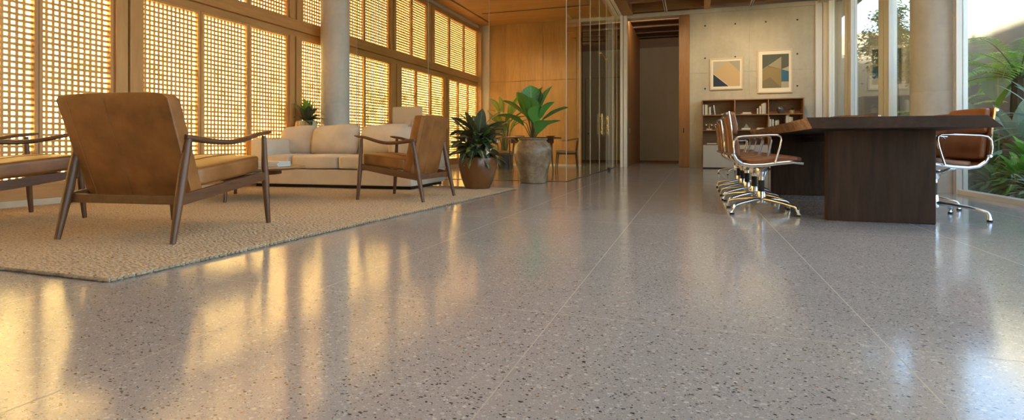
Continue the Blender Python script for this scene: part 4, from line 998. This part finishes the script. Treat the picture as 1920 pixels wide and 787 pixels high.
def rosette(name, label, cat, x, y, z, n, L, W, el, droop, mat, seed, peak=.4, fold=.25, h0=.0, spread=.03, stem=True):
    t = thing(name, label, cat, (x, y, z)); rnd = random.Random(seed); m_ = MB(); st = MB()
    for k in range(n):
        a = 2.4*k+rnd.uniform(-.3, .3); e = el[0]+(el[1]-el[0])*(k/n)+rnd.uniform(-.1, .1); h = h0*(.4+.6*k/n); r = spread+h*.12
        b = (r*math.cos(a), r*math.sin(a), h)
        if h0: st.sweep([(0, 0, 0), (b[0]*.6, b[1]*.6, h*.6), b], [.012, .009, .006], 6)
        m_.leaf(b, (math.cos(a)*math.cos(e), math.sin(a)*math.cos(e), math.sin(e)), L*rnd.uniform(.8, 1.15), W*rnd.uniform(.85, 1.15), droop*rnd.uniform(.7, 1.3), peak, 9, fold)
    m_.build('leaves', mat, t, smooth=60, recalc=False)
    if h0: st.build('stems', 'green_stem', t, smooth=40)
    return t
G = -.06
rosette('agave', 'large grey-green agave with pointed leaves outside the right window', 'plant', 3.72, 8.12, .62, 18, .56, .12, (.25, 1.25), .35, 'leaf_grey', 3, .35, .35)
MB().lathe([(.16, -.68), (.14, 0), (.05, .06)], 20, cap1=True).build('trunk', 'bark', bpy.data.objects['agave'], smooth=40)
pp = thing('paddle_plant', 'pale plant with one broad rounded paddle leaf rising behind the agave', 'plant', (4.10, 9.45, G)); m_ = MB(); st = MB()
oval = lambda t: math.sin(PI*min(1, t+.015))**.55
for (dx, dy, dz, h, L, W, bx) in ((-.05, -.12, 1, 1.26, .46, .36, 0), (-.75, -.1, .8, .95, .42, .26, -.1), (.7, -.3, .7, .85, .40, .26, .1)):
    m_.leaf((bx, 0, h), (dx, dy, dz), L, W, .10, .58, 12, .06, shape=oval); st.sweep([(0, 0, 0), (bx*.6, 0, h*.6), (bx, 0, h+.02)], [.02, .016, .010], 8)
m_.build('leaves', 'leaf_grey', pp, smooth=60, recalc=False); st.build('stems', 'green_stem', pp, smooth=40)
rosette('banana_plant', 'young banana plant with glossy bright green leaves next to the column', 'plant', 3.70, 9.05, G, 6, .52, .26, (.55, 1.3), .5, 'leaf_bright', 9, .5, .15, 1.05)
rosette('cordyline', 'strap-leaved plant with long white-green blades at the right edge of the window', 'plant', 3.44, 6.85, .72, 30, .62, .05, (.0, 1.3), .9, 'leaf_grey', 12, .4, .3)
MB().lathe([(.05, -.78), (.045, 0), (.03, .05)], 14, cap1=True).build('trunk', 'bark', bpy.data.objects['cordyline'], smooth=40)
beds = [(3.42, 7.30, 'leaf_bright', .26, .09, .34, 'bright green broad-leaved shrub low behind the right window'),
        (3.40, 6.35, 'leaf_mid', .26, .09, .30, 'mid green shrub under the strap-leaved plant'),
        (3.95, 7.15, 'leaf_bright', .30, .11, .62, 'taller bright shrub behind the low shrubs outside'),
        (3.36, 6.85, 'leaf_grey', .24, .07, .16, 'low grey-leaved shrub against the window sill'),
        (3.42, 7.85, 'leaf_mid', .24, .08, .22, 'dark green shrub just right of the concrete column outside'),
        (4.45, 7.75, 'leaf_mid', .28, .11, .72, 'tall mid green shrub below the tree fern'),
        (5.0, 8.1, 'leaf_mid', .40, .13, .95, 'large green shrub by the courtyard wall'),
        (5.9, 9.6, 'leaf_mid', .45, .15, 1.1, 'dark shrub at the foot of the courtyard wall'),
        (4.45, 6.6, 'leaf_mid', .36, .12, .70, 'shrub behind the strap-leaved plant'),
        (5.3, 7.0, 'leaf_bright', .40, .14, .95, 'tall bright shrub at the right of the courtyard'),
        (3.45, 8.75, 'leaf_mid', .26, .08, .30, 'low shrub behind the column'),
        (3.78, 6.75, 'leaf_bright', .28, .10, .50, 'bright shrub below the strap-leaved plant, close to the glass'),
        (3.66, 7.60, 'leaf_bright', .26, .09, .52, 'bright upright shrub directly under the agave'),
        (3.55, 8.62, 'leaf_mid', .24, .08, .36, 'mid green shrub at the foot of the big tree fern'),
        (5.0, 9.5, 'leaf_mid', .32, .12, .85, 'shrub standing between the two tree ferns'),
        (3.75, 10.4, 'leaf_bright', .30, .10, .40, 'bright shrub seen between column and mullion'),
        (5.9, 13.3, 'leaf_mid', .40, .13, .95, 'tall shrub beyond the shaded tree fern'),
        (4.2, 14.2, 'leaf_mid', .40, .12, .70, 'shrub far down the courtyard below the tree'),
        (3.75, 13.2, 'leaf_tree', .30, .09, .50, 'olive shrub far down the courtyard near the mullion')]
for i, (x, y, mt, L, W, h, lab) in enumerate(beds):
    rosette('garden_shrub', lab, 'shrub', x, y, G, 84, L, W, (-.1, 1.2), 1.0, mt, 30+i, .45, .2, h, .06)['group'] = 'shrubs in the courtyard'

def tree(x, y, h, r, label, seed, n):
    t = thing('courtyard_tree', label, 'tree', (x, y, G)); rnd = random.Random(seed)
    tr = MB().sweep([(0, 0, 0), (.05, .03, h*.3), (.0, .08, h*.6), (.05, 0, h*.9)], [.07, .06, .05, .03], 10)
    m_ = MB()
    for k in range(26):
        a = rnd.uniform(0, 2*PI); e = rnd.uniform(-.35, 1.2); L = r*rnd.uniform(.55, 1.0); z0 = h*rnd.uniform(.55, .85)
        p1_ = Vector((L*math.cos(a)*math.cos(e), L*math.sin(a)*math.cos(e), z0+L*math.sin(e)*.9)); tr.sweep([(0, .04, z0), tuple(p1_*.5+Vector((0, 0, z0*.5+.05))), tuple(p1_)], [.018, .011, .004], 6)
        for j in range(n//26):
            q_ = Vector((0, 0, z0)).lerp(p1_, rnd.uniform(.35, 1.05))+Vector((rnd.gauss(0, .11), rnd.gauss(0, .11), rnd.gauss(0, .10)))
            b = rnd.uniform(0, 2*PI); m_.leaf(q_, (math.cos(b), math.sin(b), rnd.uniform(-.6, .5)), rnd.uniform(.09, .15), .06, .4, .45, 2, .1)
    tr.build('trunk', 'bark', t, smooth=50); m_.build('foliage', 'leaf_tree', t, smooth=60, recalc=False)
tree(4.80, 15.8, 4.2, 1.05, 'slender tree with small yellow-green leaves, seen through the glazing beside the column', 17, 7800)

# ------------------------------------------------------------------ unseen hedge added behind the lattice to shade and tint the lower panes
hd_ = MB(); rnd = random.Random(77)
for k in range(3600):
    y = rnd.uniform(-4.8, 14.2); z = 1.95*rnd.random()**.9+rnd.gauss(0, .05); a = rnd.uniform(0, 2*PI); b = rnd.uniform(-.9, .9)
    hd_.leaf((-6.55+rnd.gauss(0, .10), y, max(-.05, z)), (.4*math.cos(a), math.sin(a)*math.cos(b), math.sin(b)), rnd.uniform(.12, .20), .10, .3, .45, 2, .1)
tag(hd_.build('garden_hedge', 'leaf_lime', smooth=60, recalc=False), 'yellow-green hedge glowing behind the wooden lattice wall', 'hedge', kind='stuff')
